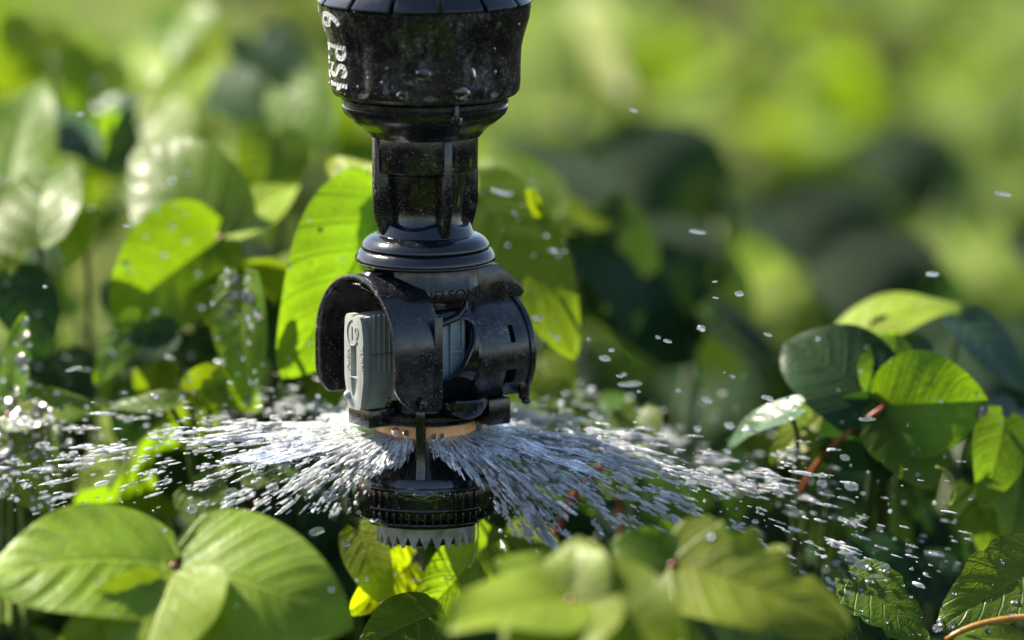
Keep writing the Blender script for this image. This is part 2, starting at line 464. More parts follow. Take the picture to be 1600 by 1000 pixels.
# stem: cone core, wider upper band and four fins
st = part('stem', MB().lathe([(60, Z(206)), (82, Z(208)), (83, Z(213)), (81.5, Z(262)), (79, Z(265)), (69, Z(267)), (66, Z(270)), (58, Z(320)), (57, Z(345)), (62, Z(352)), (30, Z(355))], 96), M_BLACKD)
for k in range(4):
    a = R(25 + 90 * k)
    er = Vector((math.sin(a), -math.cos(a), 0)); et = Vector((math.cos(a), math.sin(a), 0))
    poly = [(40, Z(209)), (86, Z(209)), (88, Z(214)), (88, Z(322)), (85, Z(334)), (77, Z(362)), (40, Z(366))]
    part('fin', MB().prism(poly, -et * 7, er, (0, 0, 1), et, 14), M_BLACKD, st, bevel=2.2)
def scal(a, r, z, i):
    d = ((a - R(25)) % R(90)) / R(90)
    s = abs(d - .5) * 2
    lift = 13 * (s ** 2 - .75 * max(0, (s - .72) / .28) ** 2)
    return (r, z + (lift if i in (1, 2, 3) else 0))
part('stem_foot', MB().lathe([(40, Z(340)), (63, Z(350)), (67, Z(350.5)), (70, Z(353)), (76, Z(364)), (79, Z(370)), (60, Z(373))], 128, scal), M_CLEANB)
part('flange', MB().lathe([(60, Z(362)), (78, Z(364)), (86, Z(366.5)), (93, Z(371)), (99, Z(378)), (101, Z(382)), (100.5, Z(384.5)), (98.5, Z(386)),
     (101, Z(386.5)), (105, Z(390)), (109, Z(397)), (110.5, Z(401)), (110, Z(404)), (107.5, Z(405)), (108, Z(406.5)), (106, Z(409)), (98, Z(411)), (60, Z(411))], 128), M_CLEANB)
# collar with raised maker's name: flat towards the front right
NA = R(25)
def flat_front(a, r, z, i):
    d = (a - NA + math.pi) % (2 * math.pi) - math.pi
    f = 1 / max(abs(math.cos(d)) ** 6 + abs(math.sin(d)) ** 6, 1e-6) ** (1 / 6)
    return (r * min(f, 1.14) if i not in (0, 9) else r, z)
M_COLLAR = black_plastic('name_collar_plastic', .35, (.004, .0042, .005), .34)
nk = part('name_collar', MB().lathe([(50, Z(408)), (73, Z(409)), (73.5, Z(440)), (75, Z(442)), (75, Z(459)), (73, Z(462)), (66, Z(463)), (64, Z(466)), (64, Z(500)), (50, Z(500))], 128, flat_front), M_COLLAR)
vs, fs = text_geo('NELSON', 22, 1.2, 0, 1.05)
lo = min(v[0] for v in vs); hi = max(v[0] for v in vs); kx = 90 / (hi - lo)
er = Vector((math.sin(NA), -math.cos(NA), 0)); et = Vector((math.cos(NA), math.sin(NA), 0))
vv = [et * ((x - lo) * kx - 37) + er * (75.4 + z) + K * (Z(456.5) + y * .95) for x, y, z in vs]
link('raised_lettering', MB().add(vv, fs).mesh(), M_BLACK, nk, 30)

# cross tube: axis points to front-left; T along it (backwards), U across it (to the camera's right)
PHI = R(55)
T = Vector((math.sin(PHI), math.cos(PHI), 0)); U = Vector((math.cos(PHI), -math.sin(PHI), 0))
def P3(t, u, z): return T * t + U * u + K * z

def arch(Rr, zc, zb, t0, t1, th, front=None, n=40, ul=None):
    """an upturned U of radius Rr around height zc with straight legs down to zb, from t0 to t1"""
    path = []
    for k in range(9): path.append((-1.0, 0.0, zb + (zc - zb) * k / 9))
    for k in range(n + 1):
        a = math.pi - math.pi * k / n
        path.append((math.cos(a), math.sin(a), zc))
    for k in range(9): path.append((1.0, 0.0, zc - (zc - zb) * (k + 1) / 9))
    mb = MB(); vs = []; nt_ = 10; m = len(path)
    for layer in (0, 1):
        rr = Rr - th * layer
        for i in range(nt_ + 1):
            for (cx, cz, zz) in path:
                z = zz + cz * rr
                f0 = t0 if front is None else front(cx, z)
                t = f0 + (t1 - f0) * i / nt_
                vs.append(P3(t, cx * rr, z))
    fs = []
    L = (nt_ + 1) * m
    for i in range(nt_):
        for j in range(m - 1):
            a, b, c, d = i * m + j, i * m + j + 1, (i + 1) * m + j + 1, (i + 1) * m + j
            fs.append((a, b, c, d)); fs.append((L + d, L + c, L + b, L + a))
    for i in (0, nt_):
        for j in range(m - 1):
            fs.append((i * m + j, L + i * m + j, L + i * m + j + 1, i * m + j + 1))
    for j in (0, m - 1):
        for i in range(nt_):
            fs.append((i * m + j, (i + 1) * m + j, L + (i + 1) * m + j, L + i * m + j))
    return mb.add(vs, fs)
def hood_front(cx, z):
    d = max(0, (-72 - z) / 46)
    return -133 + (34 if cx > 0 else 22) * d ** 2.2
part('hood', arch(114, -30, -119, -133, -46, 8, hood_front), M_HOOD, bevel=2.2, limit=50)
# seam strip and boss on the front leg of the hood
part('boss', MB().ell(P3(-88, 113, -104), (19, 7, 10), rot=Matrix.Rotation(-PHI + R(90) - R(90), 3, 'Z')), M_CLEANB)
part('seam_strip', MB().box(P3(-53, 113.5, -38), (3, 15, 128), Matrix.Rotation(-(PHI), 3, 'Z')), M_HOOD, bevel=1)

# core behind the hood
bulk = []
for q in range(33):
    a_ = math.pi * q / 32; bulk.append((108 * math.cos(a_), -30 + 108 * math.sin(a_)))
bulk += [(-108, -112), (108, -112)]
part('bulkhead', MB().prism(bulk, P3(-58, 0, 0), U, K, T, 10), M_BLACKD)
part('drum_liner', MB().prism([(78 * math.cos(2 * math.pi * q / 40), -55 + 78 * math.sin(2 * math.pi * q / 40)) for q in range(40)], P3(38, 0, 0), U, K, T, 100), M_BLACK)
core = part('core', MB().lathe([(30, Z(470)), (68, Z(472)), (70, Z(478)), (66, Z(560)), (66, Z(640)), (100, Z(646)), (30, Z(650))], 64), M_BLACK)
# middle drum with the window
def tube_section(Rr, zc, t0, t1, th, a0, a1, n=48):
    mb = MB(); vs, fs = [], []
    rows = [(t0, Rr), (t1, Rr), (t1, Rr - th), (t0, Rr - th)]
    for t, r in rows:
        for j in range(n + 1):
            a = a0 + (a1 - a0) * j / n
            vs.append(P3(t, r * math.cos(a), zc + r * math.sin(a)))
    m = n + 1
    for i in range(4):
        i2 = (i + 1) % 4
        for j in range(n): fs.append((i * m + j, i * m + j + 1, i2 * m + j + 1, i2 * m + j))
    fs.append(tuple(i * m for i in range(4))); fs.append(tuple(i * m + n for i in reversed(range(4))))
    return mb.add(vs, fs)
def rounded(poly, r, n=6):
    out = []; m = len(poly)
    for i in range(m):
        p0, p1, p2 = Vector(poly[i - 1]), Vector(poly[i]), Vector(poly[(i + 1) % m])
        d0 = (p0 - p1); d1 = (p2 - p1); rr = min(r, d0.length * .45, d1.length * .45)
        a = p1 + d0.normalized() * rr; b = p1 + d1.normalized() * rr
        for k in range(n + 1):
            t = k / n; out.append(tuple(a * (1 - t) ** 2 + p1 * 2 * t * (1 - t) + b * t * t))
    return out
win = rounded([(-52, 10), (14, 14), (30, 4), (26, -22), (2, -66), (-20, -80), (-52, -74)], 12)
cutw = MB().prism(win, U * 60, T, K, U, 80)
mid = part('window_drum', tube_section(98, -42, -52, 34, 9, R(-70), R(46)), M_CLEANB, bevel=1.8, cuts=[cutw], limit=40)
# raised rim round the window
def rim(poly, Rr, zc, w_, h_):
    n = len(poly); vs, fs = [], []
    c = Vector((sum(p[0] for p in poly) / n, sum(p[1] for p in poly) / n))
    for q, (dr, dh) in enumerate(((0, -4), (0, h_), (w_ * .5, h_ + .8), (w_, h_ * .6), (w_, -4))):
        for x, z in poly:
            d = (Vector((x, z)) - c).normalized() * dr
            xx, zz = x + d.x, z + d.y
            u = math.sqrt(max(1, (Rr + dh) ** 2 - (zz - zc) ** 2)); vs.append(P3(xx, u, zz))
    for q in range(4):
        for i in range(n): fs.append((q * n + i, q * n + (i + 1) % n, (q + 1) * n + (i + 1) % n, (q + 1) * n + i))
    return MB().add(vs, fs)
part('window_rim', rim(win, 98, -42, 5, 2.2), M_CLEANB, mid)
# saddle horn above the window
part('saddle', MB().tube([P3(-48, 88, 6), P3(-25, 90, 11), P3(0, 88, 18), P3(16, 84, 28), P3(24, 78, 38)], [5, 6, 6, 5, 2.5], 10), M_CLEANB)
# grey insert seen through the window
ins = part('inner_nozzle', MB().box(P3(-14, 66, -34), (8, 84, 110), Matrix.Rotation(-PHI, 3, 'Z')), M_GREYIN, bevel=2)
for t, z, dt, dz in ((-2, -30, 4, 104), (20, -30, 4, 104), (10, -40, 24, 4), (-32, -30, 12, 104)):
    part('inner_rib', MB().box(P3(t, 72, z), (6, dt, dz), Matrix.Rotation(-PHI, 3, 'Z')), M_GREYIN, ins, bevel=1)

# rear drum with slots and lug
cut1 = MB().box(P3(105, 90, -20), (80, 9, 26), Matrix.Rotation(-PHI, 3, 'Z'))
cut2 = MB().box(P3(101, 90, -87), (80, 20, 22), Matrix.Rotation(-PHI, 3, 'Z'))
rd = part('rear_drum', tube_section(92, -55, 30, 144, 9, R(-46), R(200), 72), M_HOOD, bevel=1.8, cuts=[cut1, cut2], limit=40)
part('drum_band', tube_section(95, -55, 30, 42, 6, R(-46), R(70), 40), M_CLEANB, rd, bevel=1.5)
part('drum_rim', tube_section(95, -55, 136, 146, 6, R(-50), R(200), 60), M_BLACK, rd, bevel=1.8)
part('lug', MB().box(P3(135, 74, -112), (10, 18, 34), Matrix.Rotation(-PHI, 3, 'Z')), M_CLEANB, rd, bevel=3)
part('lug', MB().ell(P3(137, 78, -131), (8, 8, 6)), M_CLEANB, rd)
part('drum_cap', MB().lathe([(1, 0), (80, 0), (80, 8), (1, 8)], 40), M_BLACK, rd) if False else None
# gussets
part('gusset', MB().prism([(60, Z(413)), (112, Z(413)), (157, Z(452)), (162, Z(461)), (156, Z(469)), (128, Z(472)), (112, Z(480)), (60, Z(486))], P3(0, 10, -4), T, K, U, 30), M_BLACKD, bevel=2.5)
part('gusset', MB().prism([(-60, Z(409)), (-110, Z(409)), (-133, Z(428)), (-60, Z(470))], P3(0, -10, -4), T, K, U, 24), M_BLACK, bevel=2.5)
part('gusset', MB().prism([(-78, Z(426)), (-20, Z(432)), (30, Z(478)), (-50, Z(470)), (-96, Z(440))], P3(0, 30, -12), T, K, U, 34), M_BLACK, bevel=3)
# lower outlet: ring, bowl and column
part('base_ring', MB().lathe([(60, Z(634)), (84, Z(635)), (88, Z(638)), (88, Z(650)), (86, Z(652)), (40, Z(653))], 96), M_BLACK)
part('bowl', MB().lathe([(2, 8), (28, 10), (38, 14), (41, 10), (40, 2), (34, -10), (24, -18), (2, -20)], 48), M_CLEANB).location = (57 * S, -62 * S, Z(622) * S)
part('column', MB().box(P3(84, 60, -142), (46, 42, 42), Matrix.Rotation(-PHI, 3, 'Z')), M_CLEANB, bevel=3)
part('column', MB().box(P3(-95, -10, -142), (60, 50, 30), Matrix.Rotation(-PHI, 3, 'Z')), M_BLACK, bevel=3)

# grey nozzle insert standing in the hood
nz = empty('nozzle_insert', (0, 0, 0)); nz.parent = spr
def nzp(t, u, z): return P3(t, u, z)
te = -131
ZT, ZB = 20, -128
# side body, chamfered edge, face plate
body = [(te + 7, ZT - 2), (te + 95, ZT), (te + 95, -118), (te + 64, -118), (te + 62, -112), (te + 48, -112), (te + 46, ZB), (te + 12, ZB)]
part('insert_body', MB().prism(body, nzp(0, -28, 0), T, K, U, 42), M_GREY, nz, bevel=2)
face = rounded([(-30, ZT - 6), (-24, ZT + 1), (-9, ZT + 1), (-6, ZT - 4), (-3, ZT), (10, ZT), (16, ZT - 8), (21, ZT - 38), (21, -82), (13, -124), (9, ZB), (-22, ZB), (-26, -108), (-32, -78), (-32, ZT - 34)], 5, 4)
slot = MB().prism([(-14, -28), (2, -28), (2, -77), (-14, -77)], nzp(te - 5, 0, 0), U, K, T, 15)
slot2 = MB().prism([(-15, -79), (3, -79), (-1, -100), (-5, -108), (-9, -108), (-12, -100)], nzp(te - 5, 0, 0), U, K, T, 9)
part('face_plate', MB().prism(face, nzp(te, 0, 0), U, K, T, 12), M_GREY, nz, bevel=3.2, seg=3, cuts=[slot, slot2], limit=50)
part('slot_floor', MB().prism([(-15, -26), (3, -26), (3, -79), (-15, -79)], nzp(te + 9, 0, 0), U, K, T, 4), M_SLOT, nz)
for k in range(5):
    part('grip_rib', MB().box(nzp(te + 25 + k * 9.5, 14.5, -25), (4, 2.4, 92), Matrix.Rotation(-PHI, 3, 'Z')), M_GREY, nz, bevel=1)
part('cross_rib', MB().box(nzp(te + 43, 15, -42), (5, 46, 2.4), Matrix.Rotation(-PHI, 3, 'Z')), M_SLOT, nz, bevel=.8)
part('rear_wing', MB().prism([(te + 64, ZT - 6), (te + 74, ZT - 10), (te + 78, -60), (te + 78, -118), (te + 56, -118), (te + 64, -80)], nzp(0, 10, 0), T, K, U, 9), M_GREY, nz, bevel=3)
part('pin', MB().ell(nzp(te, -22, -108), (7, 7, 7)), M_GREY, nz)
ring_pts = [nzp(te - .3, -8 + 15 * math.cos(q * math.pi / 15), -8 + 20 * math.sin(q * math.pi / 15)) for q in range(8, 28)]
part('circle_mark', MB().tube(ring_pts, 1.0, 6), M_SLOT, nz)
for body_, sz, u0, z0, rot, kx, ky in (('19', 30, -17, -18, 0, .85, .95), ('PUSH', 11, -18, -68, 90, 1.25, .8), ('TURN', 11, 14, -26, -90, 1.25, .8)):
    vs, fs = text_geo(body_, sz, .35, 0, 1.05, .15); vv = []
    for x, y, z in vs:
        x, y = x * kx, y * ky
        if rot == 90: x, y = -y, x
        if rot == -90: x, y = y, -x
        vv.append(nzp(te - .4 - z, u0 + x, z0 + y))
    link('raised_lettering', MB().add(vv, fs).mesh(), M_SLOT if body_ == '19' else M_GREY, nz, 30)

# deflector, struts, cap and toothed ring
def orf(a, r, z, i):
    k = abs(math.sin(a * 6.5 + .7)) ** .7
    return (r, z - (9 * k if i in (2, 3) else 0))
part('deflector_plate', MB().lathe([(40, Z(653)), (76, Z(654)), (82, Z(673)), (79, Z(674)), (66, Z(664)), (30, Z(664))], 192, orf), M_ORANGE)
part('flow_cone', MB().lathe([(60, Z(666)), (58, Z(690)), (66, Z(712)), (84, Z(738))], 64), M_BLACK)
for k in range(3):
    a = R(-4 + 120 * k)
    er = Vector((math.sin(a), -math.cos(a), 0)); et = Vector((math.cos(a), math.sin(a), 0))
    part('strut', MB().prism([(84, Z(628)), (102, Z(622)), (102, Z(640)), (97, Z(662)), (97, Z(718)), (106, Z(741)), (70, Z(741)), (84, Z(715))], -et * 8, er, K, et, 16), M_CLEANB, bevel=3)
cap = part('bottom_cap', MB().lathe([(20, Z(735)), (60, Z(736)), (92, Z(738)), (106, Z(734)), (113, Z(729)), (118, Z(728.5)), (120.5, Z(732)), (120.5, Z(765)), (119, Z(790)), (114, Z(797)), (98, Z(805)), (86, Z(808)), (78, Z(808)), (78, Z(814)), (20, Z(814))], 128), M_CLEANB)
# ribbed grip panel on the front (and two more round the back)
for base in (0, 120, 240):
    c0 = R(base)
    pn = MB().lathe([(100, Z(740)), (121.5, Z(741)), (123, Z(744)), (123, Z(748)), (121, Z(749)), (100, Z(749))], 40, None, c0 - R(44), c0 + R(44), True)
    pp = part('grip_panel', pn, M_BLACK, cap, bevel=1)
    part('grip_rail', MB().lathe([(100, Z(774)), (123, Z(774)), (124, Z(777)), (123, Z(779)), (100, Z(779))], 40, None, c0 - R(44), c0 + R(44), True), M_BLACK, cap, bevel=1)
    part('grip_lip', MB().lathe([(80, Z(798)), (121, Z(797)), (122, Z(800)), (118, Z(805)), (90, Z(809)), (80, Z(809))], 40, None, c0 - R(40), c0 + R(40), True), M_BLACK, cap, bevel=1)
    for k in range(15):
        a = c0 + R(-40 + 80 * k / 14)
        er = Vector((math.sin(a), -math.cos(a), 0)); et = Vector((math.cos(a), math.sin(a), 0))
        part('grip_rib', MB().prism([(115, Z(779)), (124, Z(780)), (123.5, Z(798)), (115, Z(799))], -et * 1.7, er, K, et, 3.4), M_BLACK, cap, bevel=.8)
        if k in (0, 1, 2, 9, 10, 11, 12, 13, 14):
            part('grip_rib', MB().prism([(115, Z(748)), (123.5, Z(748)), (124, Z(774)), (115, Z(775))], -et * 2, er, K, et, 4), M_BLACK, cap, bevel=.8)
part('lip_ring', MB().lathe([(60, Z(806)), (90, Z(807)), (91, Z(809)), (88, Z(812)), (60, Z(812))], 96), M_BLACK)
part('inner_plug', MB().lathe([(70, Z(806)), (70, Z(838)), (66, Z(842)), (5, Z(842))], 64), M_BLACK)
tr_ = part('toothed_ring', MB().lathe([(74, Z(811)), (78, Z(811)), (78.5, Z(820)), (78, Z(826.5)), (73, Z(826.5)), (72, Z(811))], 104), M_TOOTH)
for k in range(26):
    a = 2 * math.pi * k / 26
    vs = []
    for rr in (78.3, 72.5):
        for da, z in ((-2 * math.pi / 52, Z(826)), (2 * math.pi / 52, Z(826)), (.012, Z(845)), (-.012, Z(845))):
            q = rr if z > Z(840) else rr - 1
            vs.append((q * math.sin(a + da), -q * math.cos(a + da), z))
    tm = MB().add(vs, [(3, 2, 1, 0), (4, 5, 6, 7), (0, 1, 5, 4), (1, 2, 6, 5), (2, 3, 7, 6), (3, 0, 4, 7)])
    if k == 0:
        t0_ = part('tooth', tm, M_TOOTH, tr_, angle=30)
    else:
        part('tooth', tm, M_TOOTH, tr_, angle=30)

# water clinging to the plastic
rng = random.Random(5)
cl = MB()
def cling(a, py, r, rad, sz, sx=1.0):
    er = Vector((math.sin(a), -math.cos(a), 0)); et = Vector((math.cos(a), math.sin(a), 0))
    rot = Matrix((et, er, K)).transposed()
    cl.ell(er * rad + K * Z(py), (r * sx, r * .55, r * sz), 16, 10, rot, .35, rng.random() * 50)
for a, py, r, rad, sz, sx in ((-13, 131, 7, 148, .8, 1.1), (-8, 118, 8, 147, 1.4, .9), (0, 100, 9, 149, 1.0, 1.3), (-62, 133, 7, 147, .8, 1.4), (23, 130, 10, 149, .8, 1.3),
                              (30, 105, 8, 148, 1.8, .8), (22, 172, 7, 128, .9, 1.0), (25, 174, 5, 128, .9, 1.0)):
    cling(R(a), py, r, rad, sz, sx)
for a, py, r, rad, sz, sx in ((-8, 750, 11, 120.5, .9, 2.6), (3, 752, 10, 120.5, .9, 2.4), (16, 750, 7, 120.5, 1.0, 1.0), (25, 754, 6, 121, 1.2, 1), (32, 752, 5, 121, 1.3, 1),
                              (-36, 798, 9, 121, .7, 2.0), (-22, 664, 6, 80, 1, 1), (-30, 660, 7, 92, 1, 1), (10, 668, 5, 81, 1, 1), (20, 668, 5, 80, 1, 1)):
    cling(R(a), py, r, rad, sz, sx)
for k in range(60):
    a = R(rng.uniform(-80, 80)); py = rng.choice((rng.uniform(20, 145), rng.uniform(735, 800), rng.uniform(735, 800)))
    cling(a, py, rng.uniform(1, 2.6), cap_r(Z(py)) if py < 200 else 120.5, rng.uniform(.9, 1.5))
for k in range(30):
    q = rng.uniform(-43, 40); a = rng.uniform(0.1, 2)
    zz = -30 + 114 * math.sin(a) if q < 0 else 0
cw = link('clinging_water', cl.mesh(), M_CLING, spr, 0)
tag(cw, kind='stuff')

# ------------------------------------------------------------------ leaves and plants
def leaf_mesh(name, L, W, m, fold=.12, arch_=.08, wav=.03, pucker=.012, cord=.12, broad=.62, jag=0, seed=0, nu=10, nv=16, twist=0, curl=0):
    rnd = random.Random(seed)
    ph = rnd.uniform(0, 6); vs, uvs, fs = [], [], []
    for j in range(nv + 1):
        v = j / nv
        f = max(0.0, math.sin(math.pi * (.03 + .97 * v) ** broad)) ** .66
        f = max(f, .02) if 0 < j < nv else max(f * .5, .01)
        for i in range(2 * nu + 1):
            u = i / nu - 1
            au = abs(u)
            hw = W / 2 * f
            if jag: hw *= 1 - jag * max(0, noise.noise(Vector((v * 9 + seed, u * .6 + (3 if u > 0 else 0), seed)))) * 1.6
            x = u * hw
            y = L * (v - cord * au ** 1.5 * (1 - v) ** 2.2)
            c = (v - .30 * au) * 6 + 6
            pk = abs(math.sin(math.pi * c)) ** .6
            z = fold * au * hw + arch_ * L * 4 * v * (1 - v) + pucker * L * (pk - .5) * min(1, au * 4) * (1 - au ** 4) * min(1, 4 * (1 - v))
            z += wav * L * math.sin(v * 7 + ph + (0 if u > 0 else 1.3)) * au ** 2
            z -= curl * hw * au ** 3
            x += twist * z
            vs.append((x, y, z)); uvs.append((u * .5 + .5, v))
    m_ = 2 * nu + 1
    for j in range(nv):
        for i in range(2 * nu):
            fs.append((j * m_ + i, j * m_ + i + 1, (j + 1) * m_ + i + 1, (j + 1) * m_ + i))
    me = bpy.data.meshes.new(name); me.from_pydata(vs, [], fs)
    ul = me.uv_layers.new(name='UVMap')
    for lp in me.loops: ul.data[lp.index].uv = uvs[lp.vertex_index]
    me.materials.append(m)
    me.polygons.foreach_set('use_smooth', [True] * len(me.polygons)); me.update()
    return me
def frame(base, tip, nrm):
    d = (tip - base).normalized(); x = d.cross(nrm).normalized(); z = x.cross(d)
    return Matrix((x, d, z)).transposed().to_4x4() if False else Matrix(((x.x, d.x, z.x, base.x), (x.y, d.y, z.y, base.y), (x.z, d.z, z.z, base.z), (0, 0, 0, 1)))
def stem_tube(name, pts, r0, r1, m, parent, n=7, k=12):
    P = [Vector(p) for p in pts]; out = []
    for q in range(k + 1):
        t = q / k
        Q = P[:]
        while len(Q) > 1: Q = [a.lerp(b, t) for a, b in zip(Q, Q[1:])]
        out.append(Q[0])
    mb = MB().tube(out, [r0 + (r1 - r0) * q / k for q in range(k + 1)], n)
    return link(name, mb.mesh(1), m, parent, 0)

BEADS = []          # (mesh, matrix, count, size range)
def crop_plant(root_xy, label, group=None):
    o = empty('crop_plant', (root_xy[0], root_xy[1], 0)); tag(o, label, 'plant', group); return o
N0 = Vector((-.30, -.60, .74)).normalized()
seedc = [100]
def key_leaf(plant, b, t, wpx, m='mid', n=None, beads=0, bead_r=(4, 8), petiole=True, pm=None, node_=False, via=None, **kw):
    base, tip = at(*b), at(*t)
    nrm = Vector(n).normalized() if n else N0
    L = (tip - base).length; seedc[0] += 1
    kk = dict(seed=seedc[0], nu=14, nv=26, arch_=.06, fold=.10); kk.update(kw)
    me = leaf_mesh('leaf', L, wpx * S, M_LEAF[m], **kk)
    o = bpy.data.objects.new('leaf', me); C.objects.link(o)
    Mx = frame(base, tip, nrm); off = Vector(plant.location)
    o.parent = plant; o.matrix_basis = Matrix.Translation(-off) @ Mx
    if beads: BEADS.append((me, Mx, beads, bead_r))
    if petiole:
        d = (tip - base).normalized()
        root = Vector((plant.location.x, plant.location.y, 0))
        lb = base - off
        stem_tube('petiole', [lb + d * .002, lb - d * .012 + Vector((0, .025, -.012)), lb.lerp(root - off, .3) + Vector((0, .06, 0)), root - off + Vector((0, .05, .05)), root - off], .0008, .0015, pm or M_STEM, plant)
    if node_:
        link('leaf_node', MB().ell((0, 0, 0), (.0014, .0014, .0010), 12, 8).mesh(1), M_NODE, plant, 0).location = base - off
    return o

V = lambda *a: Vector(a)
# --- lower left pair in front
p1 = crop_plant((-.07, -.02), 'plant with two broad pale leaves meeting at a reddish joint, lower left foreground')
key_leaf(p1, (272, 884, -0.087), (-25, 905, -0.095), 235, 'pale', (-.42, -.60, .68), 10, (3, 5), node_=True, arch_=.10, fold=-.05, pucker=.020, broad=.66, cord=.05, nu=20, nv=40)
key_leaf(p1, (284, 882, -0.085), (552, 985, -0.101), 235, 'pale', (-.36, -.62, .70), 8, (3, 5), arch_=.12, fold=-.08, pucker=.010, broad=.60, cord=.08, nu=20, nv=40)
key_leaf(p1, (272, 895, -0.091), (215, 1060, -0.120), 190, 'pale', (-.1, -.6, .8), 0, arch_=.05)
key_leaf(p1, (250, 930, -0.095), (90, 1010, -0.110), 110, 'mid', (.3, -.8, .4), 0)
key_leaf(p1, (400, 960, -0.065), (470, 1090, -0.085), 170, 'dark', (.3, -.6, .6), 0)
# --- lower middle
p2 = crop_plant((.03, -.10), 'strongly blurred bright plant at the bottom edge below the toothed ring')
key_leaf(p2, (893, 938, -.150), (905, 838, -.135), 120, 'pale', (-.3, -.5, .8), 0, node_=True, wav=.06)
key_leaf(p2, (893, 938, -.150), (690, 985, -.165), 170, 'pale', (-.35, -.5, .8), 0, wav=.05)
key_leaf(p2, (893, 940, -.150), (1070, 1010, -.165), 190, 'glow', (-.2, -.6, .75), 0, wav=.05)
key_leaf(p2, (893, 945, -.150), (850, 1080, -.175), 180, 'glow', (-.3, -.6, .75), 0)
key_leaf(p2, (870, 930, -.140), (770, 880, -.14), 110, 'pale', (-.3, -.4, .85), 0, wav=.05)
# --- lower right of the middle
p3 = crop_plant((.10, -.05), 'plant with a ragged pale leaf above a deep shaded one at the bottom edge')
key_leaf(p3, (1052, 882, -0.110), (1330, 985, -0.125), 180, 'pale', (-.35, -.55, .75), 3, (5, 7), node_=True, jag=.35, wav=.05)
key_leaf(p3, (1052, 882, -0.110), (955, 846, -0.105), 90, 'mid', (-.1, -.7, .6), 0, wav=.05)
key_leaf(p3, (1046, 892, -0.100), (1120, 1050, -0.110), 220, 'dark', (.5, -.7, .3), 0, fold=-.2)
key_leaf(p3, (1180, 940, -0.085), (1230, 1080, -0.095), 170, 'dark', (.5, -.6, .4), 0)
key_leaf(p3, (1210, 872, -0.110), (1215, 850, -0.105), 40, 'pale', None, 0, petiole=False)
# --- right corner
p4 = crop_plant((.15, .01), 'dark toothed leaf plant in focus beside the ragged pale leaf')
key_leaf(p4, (1330, 905, -.015), (1450, 1010, -.03), 110, 'mid', (.15, -.75, .55), 14, (2, 4), jag=.22)
key_leaf(p4, (1325, 915, -.01), (1350, 1040, -.03), 130, 'dark', (.5, -.7, .3), 5, (2, 4))
p5 = crop_plant((.19, -.01), 'plant with a spotted holed leaf and an orange stalk in the lower right corner')
key_leaf(p5, (1640, 880, -.02), (1465, 985, -.035), 150, 'spot', (-.05, -.8, .6), 25, (2, 4), pm=M_STEMO, jag=.1)
key_leaf(p5, (1600, 1005, -.04), (1490, 1000, -.045), 60, 'mid', (-.2, -.5, .85), 5, pm=M_STEMO)
off5 = Vector(p5.location)
stem_tube('stalk', [at(1478, 1000, -.05) - off5, at(1530, 962, -.05) - off5, at(1600, 968, -.05) - off5, at(1660, 960, -.04) - off5], .0008, .0012, M_STEMO, p5)
# --- right cluster
p6 = crop_plant((.13, .07), 'plant with lobed leaves round a dark red joint, right of the spray')
key_leaf(p6, (1380, 634, .040), (1225, 535, .055), 190, 'dark', (.35, -.8, .45), 8, (2, 4), node_=True, wav=.04, broad=.8)
key_leaf(p6, (1382, 634, .040), (1545, 625, .030), 175, 'mid', (.35, -.92, .18), 14, (2, 5), wav=.05, broad=.8, fold=.16)
key_leaf(p6, (1382, 638, .040), (1460, 765, .030), 150, 'mid', (.40, -.85, .3), 6, (2, 4), broad=.8, jag=.12)
key_leaf(p6, (1378, 640, .042), (1290, 725, .045), 140, 'dark', (.4, -.85, .3), 4, (2, 4), broad=.75)
key_leaf(p6, (1385, 625, .045), (1400, 520, .06), 130, 'mid', (.4, -.8, .4), 6, (3, 5))
key_leaf(p6, (1385, 632, .045), (1372, 760, .035), 90, 'dark', (.4, -.85, .3))
off6 = Vector(p6.location)
stem_tube('stalk', [at(1380, 636, .036) - off6, at(1330, 672, .034) - off6, at(1268, 706, .04) - off6, at(1240, 800, .07) - off6], .0007, .0009, M_STEMR, p6)
stem_tube('tendril', [at(1462, 730, .02) - off6, at(1480, 735, .02) - off6, at(1512, 745, .02) - off6, at(1492, 810, .02) - off6, at(1474, 785, .02) - off6], .00045, .0003, M_TENDRIL, p6)
p7 = crop_plant((.19, .16), 'plant with blue-grey waxy leaves standing behind the red joint')
key_leaf(p7, (1335, 515, .085), (1515, 480, .10), 120, 'pale', (-.4, -.45, .8), 4, (3, 5), arch_=.12, fold=-.15)
key_leaf(p7, (1500, 500, .09), (1600, 615, .08), 130, 'blue', (.45, -.5, .75), 0)
key_leaf(p7, (1420, 520, .085), (1370, 590, .08), 120, 'blue', (.35, -.5, .8), 3, (3, 5))
key_leaf(p7, (1590, 640, .08), (1540, 700, .06), 90, 'blue', (.4, -.5, .75), 0)
p8 = crop_plant((.07, .10), 'small plant with a folded grey-green leaf left of the red joint')
key_leaf(p8, (1245, 640, .03), (1135, 700, .04), 70, 'blue', (.1, -.5, .85), 0, fold=.2)
key_leaf(p8, (1300, 640, .05), (1205, 725, .045), 90, 'glow', (-.35, -.7, .6), 3)
key_leaf(p8, (1260, 655, .045), (1215, 640, .05), 40, 'pale', None, 0)
p9 = crop_plant((.21, .06), 'plant with narrow bright leaves at the right edge below the waxy leaf')
key_leaf(p9, (1570, 655, .04), (1535, 790, .03), 100, 'mid', (.3, -.85, .3), 4, (2, 4))
key_leaf(p9, (1600, 700, .05), (1575, 860, .04), 110, 'dark', (.3, -.85, .3), 0)
key_leaf(p9, (1520, 760, .05), (1560, 880, .04), 100, 'mid', (.1, -.85, .4), 3, (2, 4))
p20 = crop_plant((.13, .10), 'deeply shaded plant in the dark gap below the lobed leaves')  # shade of the gap is put into the leaf colour
